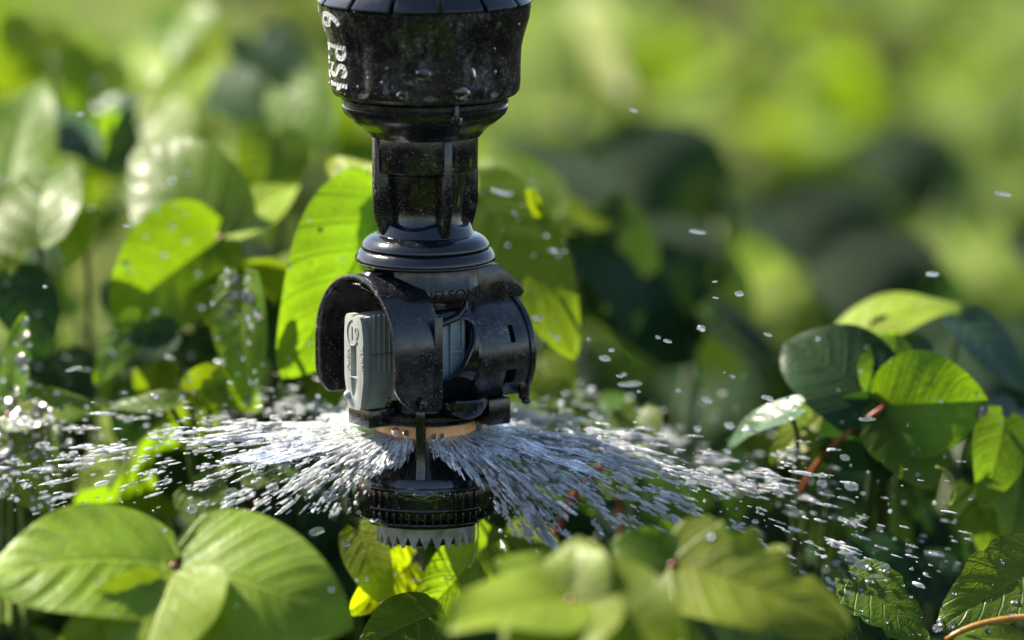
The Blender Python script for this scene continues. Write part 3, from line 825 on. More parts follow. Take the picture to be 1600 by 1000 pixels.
for b_, t_, w_, m_ in (((1310, 740, .08), (1345, 850, .07), 100, 'dark'), ((1400, 770, .09), (1390, 890, .08), 120, 'dark'), ((1470, 800, .09), (1450, 910, .08), 110, 'dark'), ((1260, 770, .09), (1300, 880, .08), 110, 'dark'),
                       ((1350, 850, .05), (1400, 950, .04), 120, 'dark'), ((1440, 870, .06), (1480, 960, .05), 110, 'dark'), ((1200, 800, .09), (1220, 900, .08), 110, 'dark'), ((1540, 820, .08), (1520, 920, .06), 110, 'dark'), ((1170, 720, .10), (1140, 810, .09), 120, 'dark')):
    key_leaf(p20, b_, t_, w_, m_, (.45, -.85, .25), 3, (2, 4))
p21 = crop_plant((-.05, .10), 'deeply shaded plant behind the left spray')  # shaded through its dark leaf colour
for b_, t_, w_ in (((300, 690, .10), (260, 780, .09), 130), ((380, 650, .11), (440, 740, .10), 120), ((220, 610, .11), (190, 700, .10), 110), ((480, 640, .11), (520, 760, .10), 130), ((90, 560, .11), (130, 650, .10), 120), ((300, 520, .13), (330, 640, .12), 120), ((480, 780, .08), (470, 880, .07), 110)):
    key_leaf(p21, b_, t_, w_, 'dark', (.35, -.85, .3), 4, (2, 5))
p22 = crop_plant((-.08, .20), 'bushy plant of broad overlapping leaves filling the upper left')
for b_, t_, w_, m_, n_ in (((430, 210, .16), (400, 330, .14), 130, 'mid', (.25, -.9, .3)), ((450, 140, .22), (520, 230, .2), 120, 'mid', (-.3, -.7, .6)), ((60, 190, .2), (150, 260, .17), 130, 'dark', (.4, -.8, .4)),
                           ((40, 160, .22), (20, 280, .2), 130, 'mid', (-.4, -.6, .7)), ((150, 90, .26), (120, 200, .24), 140, 'glow', (.2, -.9, .3)), ((330, 130, .26), (420, 200, .24), 130, 'dark', (.3, -.8, .4)),
                           ((200, 440, .13), (250, 560, .12), 130, 'dark', (.4, -.85, .2)), ((430, 480, .10), (470, 620, .09), 110, 'dark', (.4, -.85, .2)),
                           ((400, 60, .32), (460, 150, .3), 150, 'dark', (.3, -.8, .4)), ((60, 40, .32), (30, 140, .3), 150, 'glow', (.2, -.9, .3)), ((290, 20, .36), (250, 110, .34), 140, 'mid', (-.3, -.7, .6)),
                           ((310, 420, .115), (370, 520, .11), 110, 'mid', (.3, -.9, .2)), ((250, 560, .08), (230, 640, .08), 80, 'glow', (.25, -.9, .25))):
    key_leaf(p22, b_, t_, w_, m_, n_, 5, (3, 6))
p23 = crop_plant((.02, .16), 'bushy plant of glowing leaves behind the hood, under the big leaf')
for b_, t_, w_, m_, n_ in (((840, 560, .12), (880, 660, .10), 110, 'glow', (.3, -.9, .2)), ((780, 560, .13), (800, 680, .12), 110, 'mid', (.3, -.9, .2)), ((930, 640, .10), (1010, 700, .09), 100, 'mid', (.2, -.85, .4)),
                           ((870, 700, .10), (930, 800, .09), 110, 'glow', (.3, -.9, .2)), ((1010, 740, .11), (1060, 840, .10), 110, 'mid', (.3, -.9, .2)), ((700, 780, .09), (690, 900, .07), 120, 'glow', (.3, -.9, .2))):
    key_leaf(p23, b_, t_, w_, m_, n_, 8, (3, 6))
# --- left: big leaves
p10 = crop_plant((-.055, .10), 'plant with glossy sunlit leaves spreading from an orange joint, left of the stem')
key_leaf(p10, (345, 372, .100), (215, 225, .135), 200, 'mid', (-.45, -.62, .64), 8, (5, 9), node_=True, arch_=.10)
key_leaf(p10, (340, 375, .098), (175, 500, .090), 205, 'glow', (.12, -.93, .30), 26, (4, 7), arch_=.12, broad=.66, fold=.16)
key_leaf(p10, (352, 368, .100), (465, 290, .125), 120, 'pale', (-.3, -.6, .75), 3, (4, 7))
key_leaf(p10, (300, 290, .12), (365, 365, .11), 60, 'blue', (.5, -.5, .7), 0)
p11 = crop_plant((-.02, .07), 'plant with one large yellow-green leaf beside the black stem')
key_leaf(p11, (598, 318, .070), (440, 590, .050), 225, 'mid', (.32, -.92, .18), 40, (3, 6), node_=True, arch_=.10, fold=.10, pm=M_STEMR)
key_leaf(p11, (600, 315, .072), (515, 250, .10), 80, 'yel', (-.3, -.6, .7), 8, (4, 7))
key_leaf(p11, (590, 330, .07), (560, 600, .075), 140, 'glow', (.35, -.92, .1), 4, (4, 7))
p12 = crop_plant((-.04, .06), 'plant with a narrow hanging leaf strung with glittering drops, left of the hood')
key_leaf(p12, (378, 440, .060), (392, 640, .050), 105, 'mid', (-.46, -.60, .66), 50, (4, 8), pm=M_STEMR)
key_leaf(p12, (270, 520, .075), (170, 570, .08), 70, 'dark', (.2, -.8, .5), 0)
key_leaf(p12, (220, 500, .08), (150, 600, .08), 70, 'mid', (-.2, -.8, .5), 5, (4, 7))
key_leaf(p12, (345, 600, .055), (275, 615, .055), 75, 'yel', (.2, -.92, .3), 5, (4, 7))
key_leaf(p12, (330, 590, .055), (410, 640, .055), 70, 'glow', (-.2, -.8, .5), 5, (4, 7))
key_leaf(p12, (275, 630, .04), (165, 640, .045), 50, 'mid', (-.2, -.5, .85), 7, (4, 8))
p13 = crop_plant((-.12, .13), 'plant with a pale downturned leaf near the left edge')
key_leaf(p13, (60, 385, .10), (95, 262, .135), 160, 'mid', (-.35, -.62, .7), 5, (4, 7), arch_=.14)
key_leaf(p13, (130, 330, .11), (110, 420, .10), 80, 'pale', (-.3, -.75, .5), 5, (4, 7))
key_leaf(p13, (20, 430, .10), (70, 560, .09), 120, 'dark', (.3, -.8, .4), 4, (4, 7))
key_leaf(p13, (10, 310, .15), (60, 130, .2), 150, 'mid', (-.2, -.6, .75), 10, (4, 7))
p14 = crop_plant((-.13, .03), 'plant with wet glittering leaves and a red joint at the left edge')
key_leaf(p14, (15, 648, .045), (160, 640, .045), 95, 'mid', (-.48, -.52, .70), 55, (3, 6), node_=True)
key_leaf(p14, (18, 655, .045), (75, 800, .030), 150, 'glow', (-.49, -.50, .71), 170, (4, 8))
key_leaf(p14, (20, 640, .05), (40, 490, .06), 62, 'mid', (-.45, -.66, .6), 16, (4, 8))
key_leaf(p14, (12, 650, .05), (-60, 700, .045), 90, 'glow', (-.4, -.7, .5), 8, (4, 8))
p15 = crop_plant((-.05, .22), 'tall plant with a pale upright leaf at the upper left')
key_leaf(p15, (248, 190, .22), (335, 95, .25), 120, 'glow', (-.35, -.7, .6), 0)
key_leaf(p15, (250, 180, .22), (310, 250, .2), 110, 'pale', (-.35, -.75, .55), 3, (4, 7))
key_leaf(p15, (250, 165, .25), (210, 60, .30), 90, 'yel', (-.3, -.6, .7), 0)
key_leaf(p15, (248, 175, .23), (140, 165, .24), 70, 'blue', (.2, -.5, .85), 0)
key_leaf(p15, (240, 190, .23), (160, 270, .2), 110, 'dark', (.4, -.7, .5), 0)
# --- behind the stem
p16 = crop_plant((.03, .10), 'plant with a long drop-covered leaf just right of the black stem')
key_leaf(p16, (745, 300, .085), (900, 560, .065), 165, 'mid', (.35, -.92, .12), 40, (3, 6), arch_=.06)
key_leaf(p16, (845, 350, .17), (980, 335, .19), 120, 'glow', (-.35, -.65, .65), 0)
key_leaf(p16, (850, 345, .17), (760, 245, .19), 140, 'glow', (-.35, -.7, .6), 4, (5, 8))
key_leaf(p16, (830, 300, .08), (850, 360, .08), 20, 'yel', None, 0)
p17 = crop_plant((.045, .06), 'plant with a bright red-stalked leaf behind the water right of the cap')
key_leaf(p17, (960, 720, .06), (800, 770, .05), 150, 'mid', (-.3, -.75, .55), 8, (4, 7), pm=M_STEMR)
key_leaf(p17, (800, 640, .07), (880, 800, .05), 150, 'glow', (.3, -.92, .2), 10, (4, 7))
key_leaf(p17, (1000, 640, .07), (985, 720, .06), 90, 'mid', (-.3, -.7, .6), 4, (4, 7))
key_leaf(p17, (840, 620, .07), (950, 650, .08), 90, 'glow', (-.3, -.6, .7), 6, (4, 7))
off17 = Vector(p17.location)
stem_tube('stalk', [at(950, 722, .05) - off17, at(915, 750, .045) - off17, at(870, 780, .045) - off17, at(850, 900, .05) - off17], .0016, .0012, M_STEMR, p17)
p18 = crop_plant((0, .04), 'plant with glowing green leaves directly below the toothed ring')
key_leaf(p18, (560, 830, .02), (610, 950, .01), 80, 'yel', (-.3, -.8, .45), 3, (4, 6))
key_leaf(p18, (760, 850, .03), (640, 980, .0), 120, 'glow', (.3, -.92, .2), 6, (3, 5))
key_leaf(p18, (790, 830, .05), (860, 960, .03), 130, 'glow', (.3, -.92, .2), 5, (3, 5))
key_leaf(p18, (640, 880, .03), (540, 960, .01), 80, 'yel', (.3, -.92, .2), 3, (3, 5))
key_leaf(p18, (680, 960, -.02), (560, 1020, -.04), 110, 'mid', (-.1, -.8, .5), 0)
key_leaf(p18, (300, 760, .03), (360, 830, .02), 90, 'mid', (-.3, -.7, .6), 3, (3, 5))
key_leaf(p18, (450, 720, .06), (380, 760, .05), 80, 'mid', (-.2, -.7, .6), 5, (3, 5))
# --- sunlit leaves far behind on the right
p19 = crop_plant((.06, .62), 'far plant with a glowing yellow leaf right of the housing')
key_leaf(p19, (900, 40, .62), (985, 185, .55), 130, 'yel', (-.1, -.9, .3), 0, arch_=.04)
key_leaf(p19, (890, 30, .64), (930, 160, .6), 200, 'pale', (-.4, -.6, .7), 0)

# --- the rest of the crop: variants built once, then copied
VARM = ['pale', 'mid', 'glow', 'mid', 'dark', 'pale', 'glow', 'blue']
lm = []
for q, mk in enumerate(VARM):
    lm.append(leaf_mesh('leaf', 1, .78 + .08 * (q % 3), M_LEAF[mk], seed=q * 11 + 3, nu=5, nv=9, arch_=.08 + .03 * (q % 3), fold=.14 if q % 2 else -.06, wav=.04, pucker=.01))
def make_variant(seed, dens, pool=None, face=(.55, -.72, .30)):
    rnd = random.Random(seed)
    root = empty('crop_plant')
    stem_tube('stem', [(0, 0, 0), (.01, 0, .18), (-.012, .008, .36)], .0035, .002, M_STEM, root, 6, 6)
    for k in range(dens):
        a = k * 2.4 + rnd.uniform(-.4, .4); hh = .22 + .28 * ((k + 1) / dens) + rnd.uniform(-.04, .02); rr = rnd.uniform(.03, .10)
        j = Vector((math.cos(a) * rr, math.sin(a) * rr, hh))
        stem_tube('petiole', [(0, 0, max(.03, hh - .14)), (j.x * .4, j.y * .4, hh - .02), tuple(j)], .0018, .0012, M_STEM, root, 5, 5)
        for q in range(3):
            b = a + (q - 1) * 1.75 + rnd.uniform(-.25, .25)
            dl = Vector((math.cos(b), math.sin(b), rnd.uniform(-.9, .25))).normalized()
            L = rnd.uniform(.032, .052)
            nrm = (Vector((-.30, -.30, .9) if not pool else face) + Vector((rnd.uniform(-.5, .5), rnd.uniform(-.5, .5), rnd.uniform(-.3, .3)))).normalized()
            if abs(nrm.dot(dl)) > .92: nrm = Vector((0, 0, 1))
            o = bpy.data.objects.new('leaf', rnd.choice(pool or lm)); C.objects.link(o); o.parent = root
            o.matrix_basis = frame(j, j + dl, nrm) @ Matrix.Scale(L, 4)
    return root
variants = [make_variant(31 + q, 10) for q in range(4)] + [make_variant(77 + q, 12, [lm[4]]) for q in range(2)] + [make_variant(131 + q, 11, [lm[0], lm[2], lm[5], lm[6]], (-.45, -.42, .75)) for q in range(3)]  # the all-dark pair has shade put into its leaf colour
used = [False] * 9
def copy_plant(src, loc, rz, sc3):
    r = src.copy(); C.objects.link(r)
    for ch in src.children:
        c = ch.copy(); C.objects.link(c); c.parent = r
    r.location = loc; r.rotation_euler = (0, 0, rz); r.scale = sc3
    return r
rnd = random.Random(77)
def place(x, y, top, label, group, dark=False):
    k = rnd.randrange(4) if not dark else (4 + rnd.randrange(2) if dark == 1 else 6 + rnd.randrange(3))
    s = max(.3, top / .50)
    sxy = rnd.uniform(.85, 1.1)
    args = ((x, y, 0), rnd.uniform(-.6, .6), (sxy, sxy, s))
    if not used[k]:
        used[k] = True; r = variants[k]; r.location, r.rotation_euler, r.scale = args[0], (0, 0, args[1]), args[2]
    else:
        r = copy_plant(variants[k], *args)
    tag(r, label, 'plant', group)
def toprow(px, y):
    """photo row the canopy reaches at this column and depth"""
    left = 1 / (1 + math.exp((px - 640) / 70))
    if y < .12: return 640 * left + 760 * (1 - left)
    if y < .30: return 330 * left + 590 * (1 - left)
    if y < .60: return 150 * left + 450 * (1 - left)
    return 40 * left + 350 * (1 - left) if y < .9 else (-60 * left + 130 * (1 - left) if y < 1.2 else -60)
y = .13
row = 0
while y < 2.3:
    half = .144 * (1 + y / 1.576) + .10
    stepx = .072 + .025 * y
    x = -half + rnd.uniform(0, stepx)
    while x < half + .03:
        px = 665 + x / (S * (1 + y / 1.576))
        yy = y + rnd.uniform(-.03, .03)
        low = 230 if (px < 240 and yy < .27) else 0
        pt = at(px, toprow(px, yy) + low + rnd.uniform(-40, 60), yy)
        colw = ('at the far left', 'left of the black stem', 'right behind the black stem', 'above the right spray', 'at the far right')[min(4, max(0, int((px + 60) // 345)))]
        roww = 'slightly soft leafy plant close behind,' if y < .32 else ('blurred leafy plant some rows back,' if y < .8 else ('very blurred leafy plant well behind,' if y < 1.4 else 'farthest melted green plant,'))
        dk = 1 if (px > 660 and y < .85 and (y < .5 or rnd.random() < .85)) or (px < 640 and y < .3 and rnd.random() < .4) else (2 if rnd.random() < .68 and (y > .8 or px < 640) else (1 if y < .85 and rnd.random() < .6 else 0))  # shaded band of the crop painted with the dark-leaved variants
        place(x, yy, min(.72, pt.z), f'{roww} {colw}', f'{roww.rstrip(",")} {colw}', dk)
        x += stepx * rnd.uniform(.8, 1.2)
    y += .075 + .045 * y; row += 1
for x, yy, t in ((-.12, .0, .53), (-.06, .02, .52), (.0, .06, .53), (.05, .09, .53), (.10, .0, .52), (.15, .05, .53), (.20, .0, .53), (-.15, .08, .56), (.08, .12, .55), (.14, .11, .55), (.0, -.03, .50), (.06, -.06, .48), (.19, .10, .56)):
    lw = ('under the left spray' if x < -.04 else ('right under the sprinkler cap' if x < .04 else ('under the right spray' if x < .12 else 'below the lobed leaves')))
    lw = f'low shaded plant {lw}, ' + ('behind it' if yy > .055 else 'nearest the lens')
    place(x, yy, t, lw, lw, 1)  # all-dark leaves paint the shade under the spray

for yy in (-.26, -.42, -.60, -.80):
    for q in range(7):
        place(-.21 + .08 * q + rnd.uniform(-.03, .03), yy + rnd.uniform(-.05, .05), .44, f'low crop plant below the frame, {["nearest", "second", "third", "fourth"][int((-.2 - yy) / .17) % 4]} row before the sprinkler', 'crop plants in the rows before the sprinkler')

# --- beads of water on the leaves
rb = random.Random(9)
bead = MB()
bv, bf = [], []
RI, SG = 4, 10
for i in range(RI + 1):
    a = (math.pi / 2) * i / RI
    for j in range(SG):
        b = 2 * math.pi * j / SG
        bv.append((math.sin(a) * math.cos(b), math.sin(a) * math.sin(b), math.cos(a)))
for i in range(RI):
    for j in range(SG):
        bf.append((i * SG + j, (i + 1) * SG + j, (i + 1) * SG + (j + 1) % SG, i * SG + (j + 1) % SG))
bf.append(tuple(RI * SG + j for j in reversed(range(SG))))
for me, Mx, cnt, (r0, r1) in BEADS:
    polys = list(me.polygons); wts = [p.area for p in polys]
    for p in rb.choices(polys, wts, k=cnt):
        nn = (Mx.to_3x3() @ p.normal).normalized(); c = Mx @ p.center
        if nn.z < 0 and nn.y > 0: nn = -nn
        r = rb.uniform(r0, r1) * S * rb.choice((.3, .45, .6, .9))
        x = nn.cross(V(.2, .5, .8)).normalized(); yv = nn.cross(x)
        h = rb.uniform(.14, .42)
        k = rb.uniform(.8, 1.3)
        bead.add([c + x * (vx * r * k) + yv * (vy * r) + nn * (vz * r * h + .00002) for vx, vy, vz in bv], bf)
HV = (Vector((0, -.985, .17)) + SUN).normalized()
for me, Mx, cnt, (r0, r1) in BEADS:
    if cnt < 14: continue
    ok = [p for p in me.polygons if abs((Mx.to_3x3() @ p.normal).normalized().dot(HV)) > math.cos(R(24))]
    if not ok: continue
    for p in rb.choices(ok, k=max(3, cnt // 5)):
        c = Mx @ p.center; nn = (Mx.to_3x3() @ p.normal).normalized()
        if nn.dot(HV) < 0: nn = -nn
        nn = (nn * .35 + HV * .65 + Vector((rb.gauss(0, .04), rb.gauss(0, .04), rb.gauss(0, .04)))).normalized()
        r = rb.uniform(5, 11) * S; h = rb.uniform(.07, .14); k = rb.uniform(.7, 1.4)
        x = nn.cross(V(.2, .5, .8)).normalized(); yv = nn.cross(x)
        bead.add([c + x * (vx * r * k) + yv * (vy * r) + nn * (vz * r * h + .0002) for vx, vy, vz in bv], bf)
bo = link('water_beads', bead.mesh(1), M_BEAD, None, 0)
tag(bo, 'small clear beads of water lying on the wet leaves', 'water', kind='stuff')

# ------------------------------------------------------------------ the spray
rs = random.Random(21)
ZJ = Z(667)
def jet_dir(psi, al):
    return Vector((math.cos(psi) * math.cos(al), math.sin(psi) * math.cos(al), -math.sin(al)))
def alpha(psi):
    f = max(0, -math.sin(psi)); c = math.cos(psi)
    return R((9.5 if c > 0 else 3.0) * min(1, abs(c) * 1.6) + 3 * (1 - min(1, abs(c) * 1.6)) + (33 if c < 0 else 23) * f ** 2.2)
def jet_point(psi, al, r):
    d = jet_dir(psi, al); p = Vector((math.cos(psi), math.sin(psi), 0)) * 74 + Vector((0, 0, ZJ)) + d * (r - 74)
    p.z -= .00009 * (r - 74) ** 2
    return p
sheet = MB(); jets = []
psis = []
a = -82
while a < 262:
    if abs((a + 94 + 180) % 360 - 180) > 6 and abs((a - 26 + 180) % 360 - 180) > 9 and abs((a - 146 + 180) % 360 - 180) > 9:
        psis.append(R(a + rs.uniform(-2, 2)))
    a += rs.uniform(6, 9)
UVS = []
def strand(psi, al, r0, r1, w0, w1, th, seed, nl=44, nc=14):
    vs, fs = [], []
    for i in range(nl + 1):
        t = i / nl; r = r0 + (r1 - r0) * t
        p = jet_point(psi, al, r)
        tan = Vector((-math.sin(psi), math.cos(psi), 0)); d = jet_dir(psi, al); nrm = d.cross(tan)
        if nrm.z < 0: nrm = -nrm
        wd = (w0 + (w1 - w0) * t) * (1 + .45 * noise.noise(Vector((r * .02, seed, 1)))) * (1 - max(0, t - .70) / .30 * .88)
        tk = th * (1 + .5 * noise.noise(Vector((r * .03, seed, 7)))) * (1 - .35 * t)
        p = p + tan * (13 * t * noise.noise(Vector((r * .012, seed, 4))) + 4 * t * noise.noise(Vector((r * .05, seed, 5)))) + nrm * (10 * t * noise.noise(Vector((r * .016, seed, 9))))
        neck = noise.noise(Vector((r * .045, seed * 1.7, 21))); neck = 1 - max(0, t - .25) * 1.25 * max(0, min(1, .5 + neck * 2.2))
        wd *= neck; tk *= neck
        for j in range(nc):
            b = 2 * math.pi * j / nc
            ru = 1 + .5 * noise.noise(Vector((math.cos(b) * 2.6 + seed * 3, math.sin(b) * 2.6, r * .012))) + .34 * noise.noise(Vector((math.cos(b) * 4 + seed, math.sin(b) * 4, r * .075)))
            vs.append(p + tan * (math.cos(b) * wd * ru) + nrm * (math.sin(b) * tk * ru))
            UVS.append((math.cos(b) * wd * .045 + seed * 7.3, r * .0055))
    for i in range(nl):
        for j in range(nc): fs.append((i * nc + j, i * nc + (j + 1) % nc, (i + 1) * nc + (j + 1) % nc, (i + 1) * nc + j))
    fs.append(tuple(range(nc))[::-1]); fs.append(tuple(nl * nc + j for j in range(nc)))
    return vs, fs
def sheet_reach(psi, seed):
    side = abs(math.cos(psi)); front = -math.sin(psi)
    gap = abs((math.degrees(psi) + 94 + 180) % 360 - 180)
    n1 = noise.noise(Vector((math.cos(psi) * 7, math.sin(psi) * 7, (seed) + 3.7 * (3)))); n2 = noise.noise(Vector((math.cos(psi) * 26, math.sin(psi) * 26, (seed) + 3.7 * (8)))); n3 = noise.noise(Vector((math.cos(psi) * 70, math.sin(psi) * 70, (seed) + 3.7 * (1))))
    r = 165 + 190 * side ** 2 * (.55 + .9 * n1) + 55 * n2 + 22 * n3
    if front > .5: r = 168 + 55 * n2 + 22 * n3
    if gap < 25: r = 88 + max(0, gap - 4) * 3.6 + 26 * n2 + 10 * n3
    return max(80, r)
def sheet_patch(seed, dal, r0, zoff):
    NP, NR = 720, 64
    bm = bmesh.new(); uvl = bm.loops.layers.uv.new('UVMap'); grid = []
    for a in range(NP):
        psi = 2 * math.pi * a / NP; R1 = sheet_reach(psi, seed); al = alpha(psi) + R(dal) + R(1.6 * noise.noise(Vector((math.cos(psi) * 6, math.sin(psi) * 6, (seed) + 3.7 * (0)))))
        col = []
        for k in range(NR + 1):
            t = k / NR; r = r0 + (R1 - r0) * t
            p = jet_point(psi + .035 * t * noise.noise(Vector((math.cos(psi) * 18, math.sin(psi) * 18, (r * .012) + 3.7 * (seed)))), al, r)
            ft = min(1, (r - r0) / 90)
            p.z += zoff + 3.2 * ft * noise.noise(Vector((math.cos(psi) * 15, math.sin(psi) * 15, (r * .026) + 3.7 * (seed + 5)))) + 1.8 * ft * noise.noise(Vector((math.cos(psi) * 38, math.sin(psi) * 38, (r * .075) + 3.7 * (seed + 9)))) + 7 * t * noise.noise(Vector((math.cos(psi) * 6, math.sin(psi) * 6, (r * .012) + 3.7 * (seed + 2))))
            col.append((bm.verts.new(p), r, t))
        grid.append(col)
    for a in range(NP):
        psi = 2 * math.pi * (a + .5) / NP
        deg = math.degrees(psi)
        gap = abs((deg + 94 + 180) % 360 - 180)
        if gap < 5 or abs((deg - 26 + 180) % 360 - 180) < 7 or abs((deg - 146 + 180) % 360 - 180) < 7: continue
        A, B = grid[a], grid[(a + 1) % NP]
        for k in range(NR):
            r, t = A[k][1], A[k][2]
            h = noise.noise(Vector((math.cos(psi) * 13, math.sin(psi) * 13, (r * .014) + 3.7 * (seed + 20)))) + .45 * noise.noise(Vector((math.cos(psi) * r * .11, math.sin(psi) * r * .11, (r * .02) + 3.7 * (seed + 30)))) + .38 * noise.noise(Vector((math.cos(psi) * r * .24, math.sin(psi) * r * .24, (r * .05) + 3.7 * (seed + 40))))
            if h > .95 - 1.0 * t ** .8: continue
            f = bm.faces.new((A[k][0], B[k][0], B[k + 1][0], A[k + 1][0]))
            for lp, (aa, kk) in zip(f.loops, ((a, k), (a + 1, k), (a + 1, k + 1), (a, k + 1))):
                lp[uvl].uv = (aa / NP * 2 * math.pi * 4.5 + seed, grid[aa % NP][kk][1] * .0055)
    bmesh.ops.delete(bm, geom=[v for v in bm.verts if not v.link_faces], context='VERTS')
    top = list(bm.faces); low = {v: bm.verts.new(v.co - Vector((0, 0, 2.2))) for v in list(bm.verts)}
    for f in top:
        uv = {lp.vert: lp[uvl].uv.copy() for lp in f.loops}
        g = bm.faces.new([low[v] for v in reversed(f.verts)])
        for lp, v in zip(g.loops, reversed(list(f.verts))): lp[uvl].uv = uv[v]
        for lp in list(f.loops):
            if len(lp.edge.link_faces) == 1:
                a_, b_ = lp.vert, lp.link_loop_next.vert
                h = bm.faces.new((b_, a_, low[a_], low[b_]))
                for l2, v in zip(h.loops, (b_, a_, a_, b_)): l2[uvl].uv = uv[v]
    return bm
ends = []
for q, psi in enumerate(psis):
    gap = abs((math.degrees(psi) + 94 + 180) % 360 - 180)
    al = alpha(psi) + R(rs.uniform(-1.8, 1.8)); r1 = sheet_reach(psi, 3.0) * .92
    for e in range(1 if gap > 34 else 0):
        ps2 = psi + R(rs.uniform(-5, 5)); al2 = al + R(rs.uniform(-2.6, 2.2))
        ra = 130 + rs.uniform(0, 110)
        sheet.add(*strand(ps2, al2, ra, ra + rs.uniform(60, 170), 1.5, rs.uniform(2.0, 7.5), rs.uniform(.7, 1.7), q * 2.1 + e * 3.7 + 40, 30, 8))
    if gap > 25: ends.append((psi, al, r1))
sme = sheet.mesh(1)
ul = sme.uv_layers.new(name='UVMap')
for lp in sme.loops: ul.data[lp.index].uv = UVS[lp.vertex_index]
bmx = sheet_patch(3.0, 0, 70, 0)
for other in (sheet_patch(11.0, 1.6, 72, -3),):
    tm_ = bpy.data.meshes.new('t'); other.to_mesh(tm_); other.free(); bmx.from_mesh(tm_); bpy.data.meshes.remove(tm_)
bmx.from_mesh(sme); bmesh.ops.scale(bmx, vec=(S, S, S), verts=bmx.verts); bmx.to_mesh(sme); bmx.free()
ss = link('water_sheet', sme, M_SPRAY, None, 0); ss.location = (0, 0, Z0)
tag(ss, 'white sheet of water bursting out sideways between plate and cap', 'water', kind='stuff')

# clumps torn from the sheet (shared meshes), each one its own object
def clump_mesh(seed):
    rc = random.Random(seed); mb = MB()
    for k in range(rc.randint(14, 22)):
        c = (rc.gauss(0, .6), rc.gauss(0, .36), rc.gauss(0, .32)); r = rc.uniform(.05, .20)
        mb.ell(c, (r * rc.uniform(1.1, 3.0), r, r * .8), 10, 7, Matrix.Rotation(rc.gauss(0, .12), 3, 'Y'), .8, seed * 3 + k)
    return mb
cms = []
for q in range(7):
    me = clump_mesh(q + 3).mesh(1); me.materials.append(M_DROP)
    me.polygons.foreach_set('use_smooth', [True] * len(me.polygons)); me.name = 'water_clump'; cms.append(me)
def photo_px(p):
    q = Vector((p.x * S, p.y * S, p.z * S + Z0)) - CAM
    d = q.dot(FWD); return 800 + FX * q.x / d, 500 - FX * q.dot(UP) / d
def kept(p):
    x, y_ = photo_px(p)
    return not ((x < 545 and y_ > 800 and p.y < 0) or (575 < x < 770 and y_ > 730 and p.y < 0) or y_ > 930)
def spray_piece(name, me, p, d, size, label, group):
    o = bpy.data.objects.new(name, me); C.objects.link(o)
    q = d.to_track_quat('X', 'Z')
    o.matrix_basis = Matrix.Translation(Vector((p.x * S, p.y * S, p.z * S + Z0))) @ q.to_matrix().to_4x4() @ Matrix.Diagonal((size[0] * S, size[1] * S, size[2] * S, 1))
    tag(o, label, 'water drop', group); return o
for psi, al, r1 in ends:
    n = (15 if math.cos(psi) > .4 else 8) if abs(math.cos(psi)) > .4 else 5
    for k in range(n):
        r = r1 * rs.uniform(.9, 1.0) + (rs.random() ** 1.3) * ((640 if math.sin(psi) > -.6 else 300) - r1 * .5)
        ps2 = psi + R(rs.gauss(0, 4)); al2 = al + R(rs.gauss(0, 2.4))
        p = jet_point(ps2, al2, r); d = jet_dir(ps2, al2 + R(3))
        if not kept(p): continue
        s = rs.choice((6, 8, 11, 15, 22)) * rs.uniform(.8, 1.15) * (1 if r < 520 else .75)
        sd = 'left' if p.x < 0 else 'right'
        nf = ('close to the cap' if r < 330 else ('midway out' if r < 480 else 'far out')) + (' on the near side' if p.y < -60 else (' on the far side' if p.y > 60 else ' straight out'))
        spray_piece('water_clump', rs.choice(cms), p, d, (s * rs.uniform(1.0, 2.3), s, s * rs.uniform(.7, 1)),
                    f'white clump of spray flying {sd}, {nf}', f'water clumps {sd} {nf}')
# fine droplets
fd = MB()
def add_drop(p, d, r, k, seg=8, rings=6, sd=0):
    x = d.normalized(); yv = x.cross(V(.1, .2, .97)).normalized(); z = x.cross(yv)
    rot = Matrix((x, yv, z)).transposed()
    fd.ell(p, (r * k, r, r), seg, rings, rot, .3, sd)
for k in range(2600):
    psi, al, r1 = rs.choice(ends)
    if abs(math.cos(psi)) < .45 and rs.random() < .6: continue
    r = 110 + (rs.random() ** 1.15) * (760 if math.sin(psi) > -.6 else 230)
    ps2 = psi + R(rs.gauss(0, 5)); al2 = al + R(rs.gauss(0, 4.5))
    p = jet_point(ps2, al2, r)
    if not kept(p): continue
    add_drop(p, jet_dir(ps2, al2 + R(4)), rs.uniform(.5, 1.9) * (1 if rs.random() < .85 else 1.8), rs.choice((1, 2, 4, 6, 9)), sd=k)
fo = link('spray_droplets', fd.mesh(), M_DROP, None, 0); fo.location = (0, 0, Z0)
tag(fo, 'fine droplets and threads of water flying with the spray', 'water', kind='stuff')
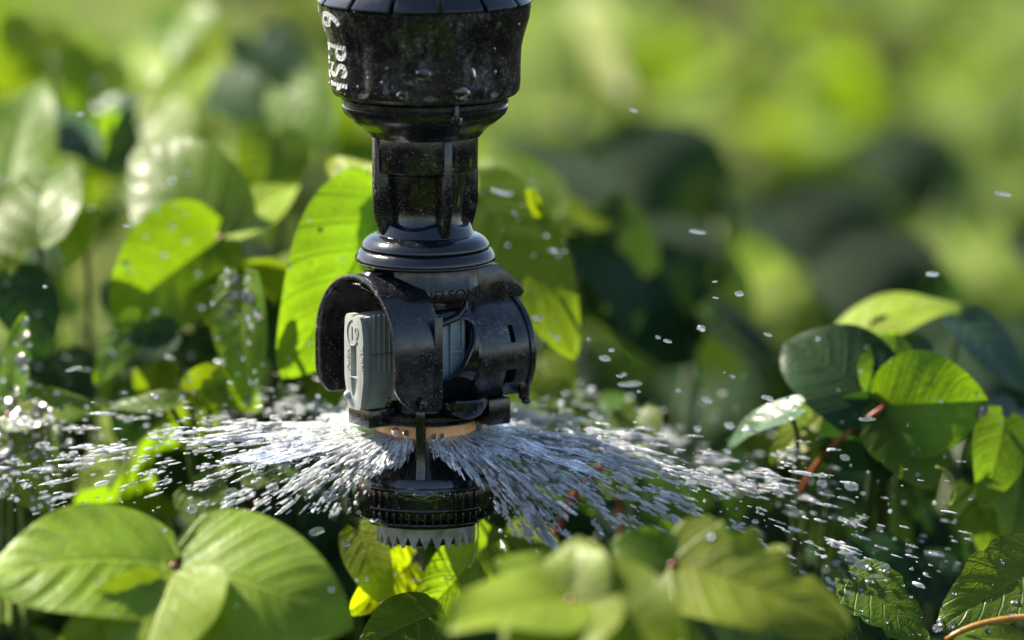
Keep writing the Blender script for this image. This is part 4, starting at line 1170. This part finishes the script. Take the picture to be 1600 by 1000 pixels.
# separate drops in the air
dm = []
for q in range(5):
    me = MB().ell((0, 0, 0), (1, 1, 1), 22, 14, None, .28, q * 5 + 1).mesh(1); me.materials.append(M_DROP1)
    me.polygons.foreach_set('use_smooth', [True] * len(me.polygons)); me.name = 'water_drop'; dm.append(me)
air = [(1117, 440, 0, 4), (1155, 459, 0, 6), (1096, 513, 0, 6), (1043, 533, 0, 5), (1028, 527, .01, 5), (956, 547, 0, 4), (945, 560, .01, 6), (968, 588, 0, 5), (985, 600, .02, 7), (975, 585, .02, 7),
       (1145, 588, .01, 5), (1200, 523, 0, 5), (1090, 362, .03, 6), (990, 172, .04, 5), (1457, 428, .03, 5), (1567, 303, .03, 5), (1132, 582, 0, 3), (1200, 622, 0, 5), (1230, 622, 0, 6), (998, 612, 0, 4),
       (1105, 625, .02, 6), (1118, 465, 0, 2), (1137, 705, 0, 7), (1090, 670, .01, 8), (1140, 665, .01, 9), (1060, 610, .02, 5), (920, 530, .02, 5), (910, 600, -.01, 4), (1320, 715, 0, 10), (1215, 760, .01, 14),
       (1285, 755, 0, 14), (1330, 760, 0, 12), (1180, 815, 0, 4), (1390, 800, 0, 5), (1460, 865, 0, 6), (1495, 940, 0, 8), (1420, 860, .01, 5), (1355, 655, 0, 4), (70, 448, .02, 4), (115, 576, .01, 4), (198, 352, .03, 3),
       (205, 655, 0, 8), (125, 178, .06, 3), (840, 497, .03, 6), (782, 300, .06, 7), (362, 770, -.01, 13), (300, 795, -.01, 16), (425, 760, -.01, 11), (605, 942, -.02, 5), (573, 905, 0, 4), (655, 905, 0, 3), (700, 905, 0, 3), (518, 780, -.02, 8), (560, 800, -.03, 8), (495, 830, -.03, 10), (540, 850, -.03, 7)]
for px, py, yy, r in air:
    p = at(px, py, yy)
    q = Vector((p.x / S, p.y / S, (p.z - Z0) / S)); d = Vector((math.copysign(1, px - 665), 0, rs.uniform(-.4, .1))).normalized()
    reg = 'upper right of the sprinkler' if px > 800 and py < 640 else ('lower right beyond the cap' if px > 800 else ('left of the sprinkler' if px < 480 else 'below the sprinkler cap'))
    r *= rs.choice((.55, .7, .85, 1.05)); e_ = rs.choice((.9, 1.2, 2.0, 3.2)) if r < 6 else rs.choice((.9, 1.1, 1.4)); r = min(r, 10)
    spray_piece('water_drop', rs.choice(dm), q, d, (r * e_, r * .8, r * .75), f'single clear drop in the air, {reg}', f'single drops {reg}')
# thin trickle falling from the cap
tk = MB().tube([(81, -20, Z(806)), (82, -20, Z(830)), (80, -20, Z(855)), (74, -20, Z(875)), (66, -22, Z(888))], [1.8, 1.4, 1.6, 1.2, .8], 8)
o = link('water_trickle', tk.mesh(), M_CLING, None, 0); o.location = (0, 0, Z0)
tag(o, 'thin clear trickle falling from the right side of the cap', 'water trickle')

# single out plants that would share a label by their order from the left
by = {}
for o in C.objects:
    if o.parent is None and o.get('category') == 'plant': by.setdefault(o['label'], []).append(o)
ORD = ['first', 'second', 'third', 'fourth', 'fifth', 'sixth', 'seventh', 'eighth', 'ninth', 'tenth', 'eleventh', 'twelfth', 'thirteenth', 'fourteenth', 'fifteenth', 'sixteenth']
for lab, os_ in by.items():
    if len(os_) > 1:
        os_.sort(key=lambda o: o.location.x / (1.6 + o.location.y))
        for k, o in enumerate(os_): o['label'] = f'{lab}, {ORD[min(k, 15)]} from the left'
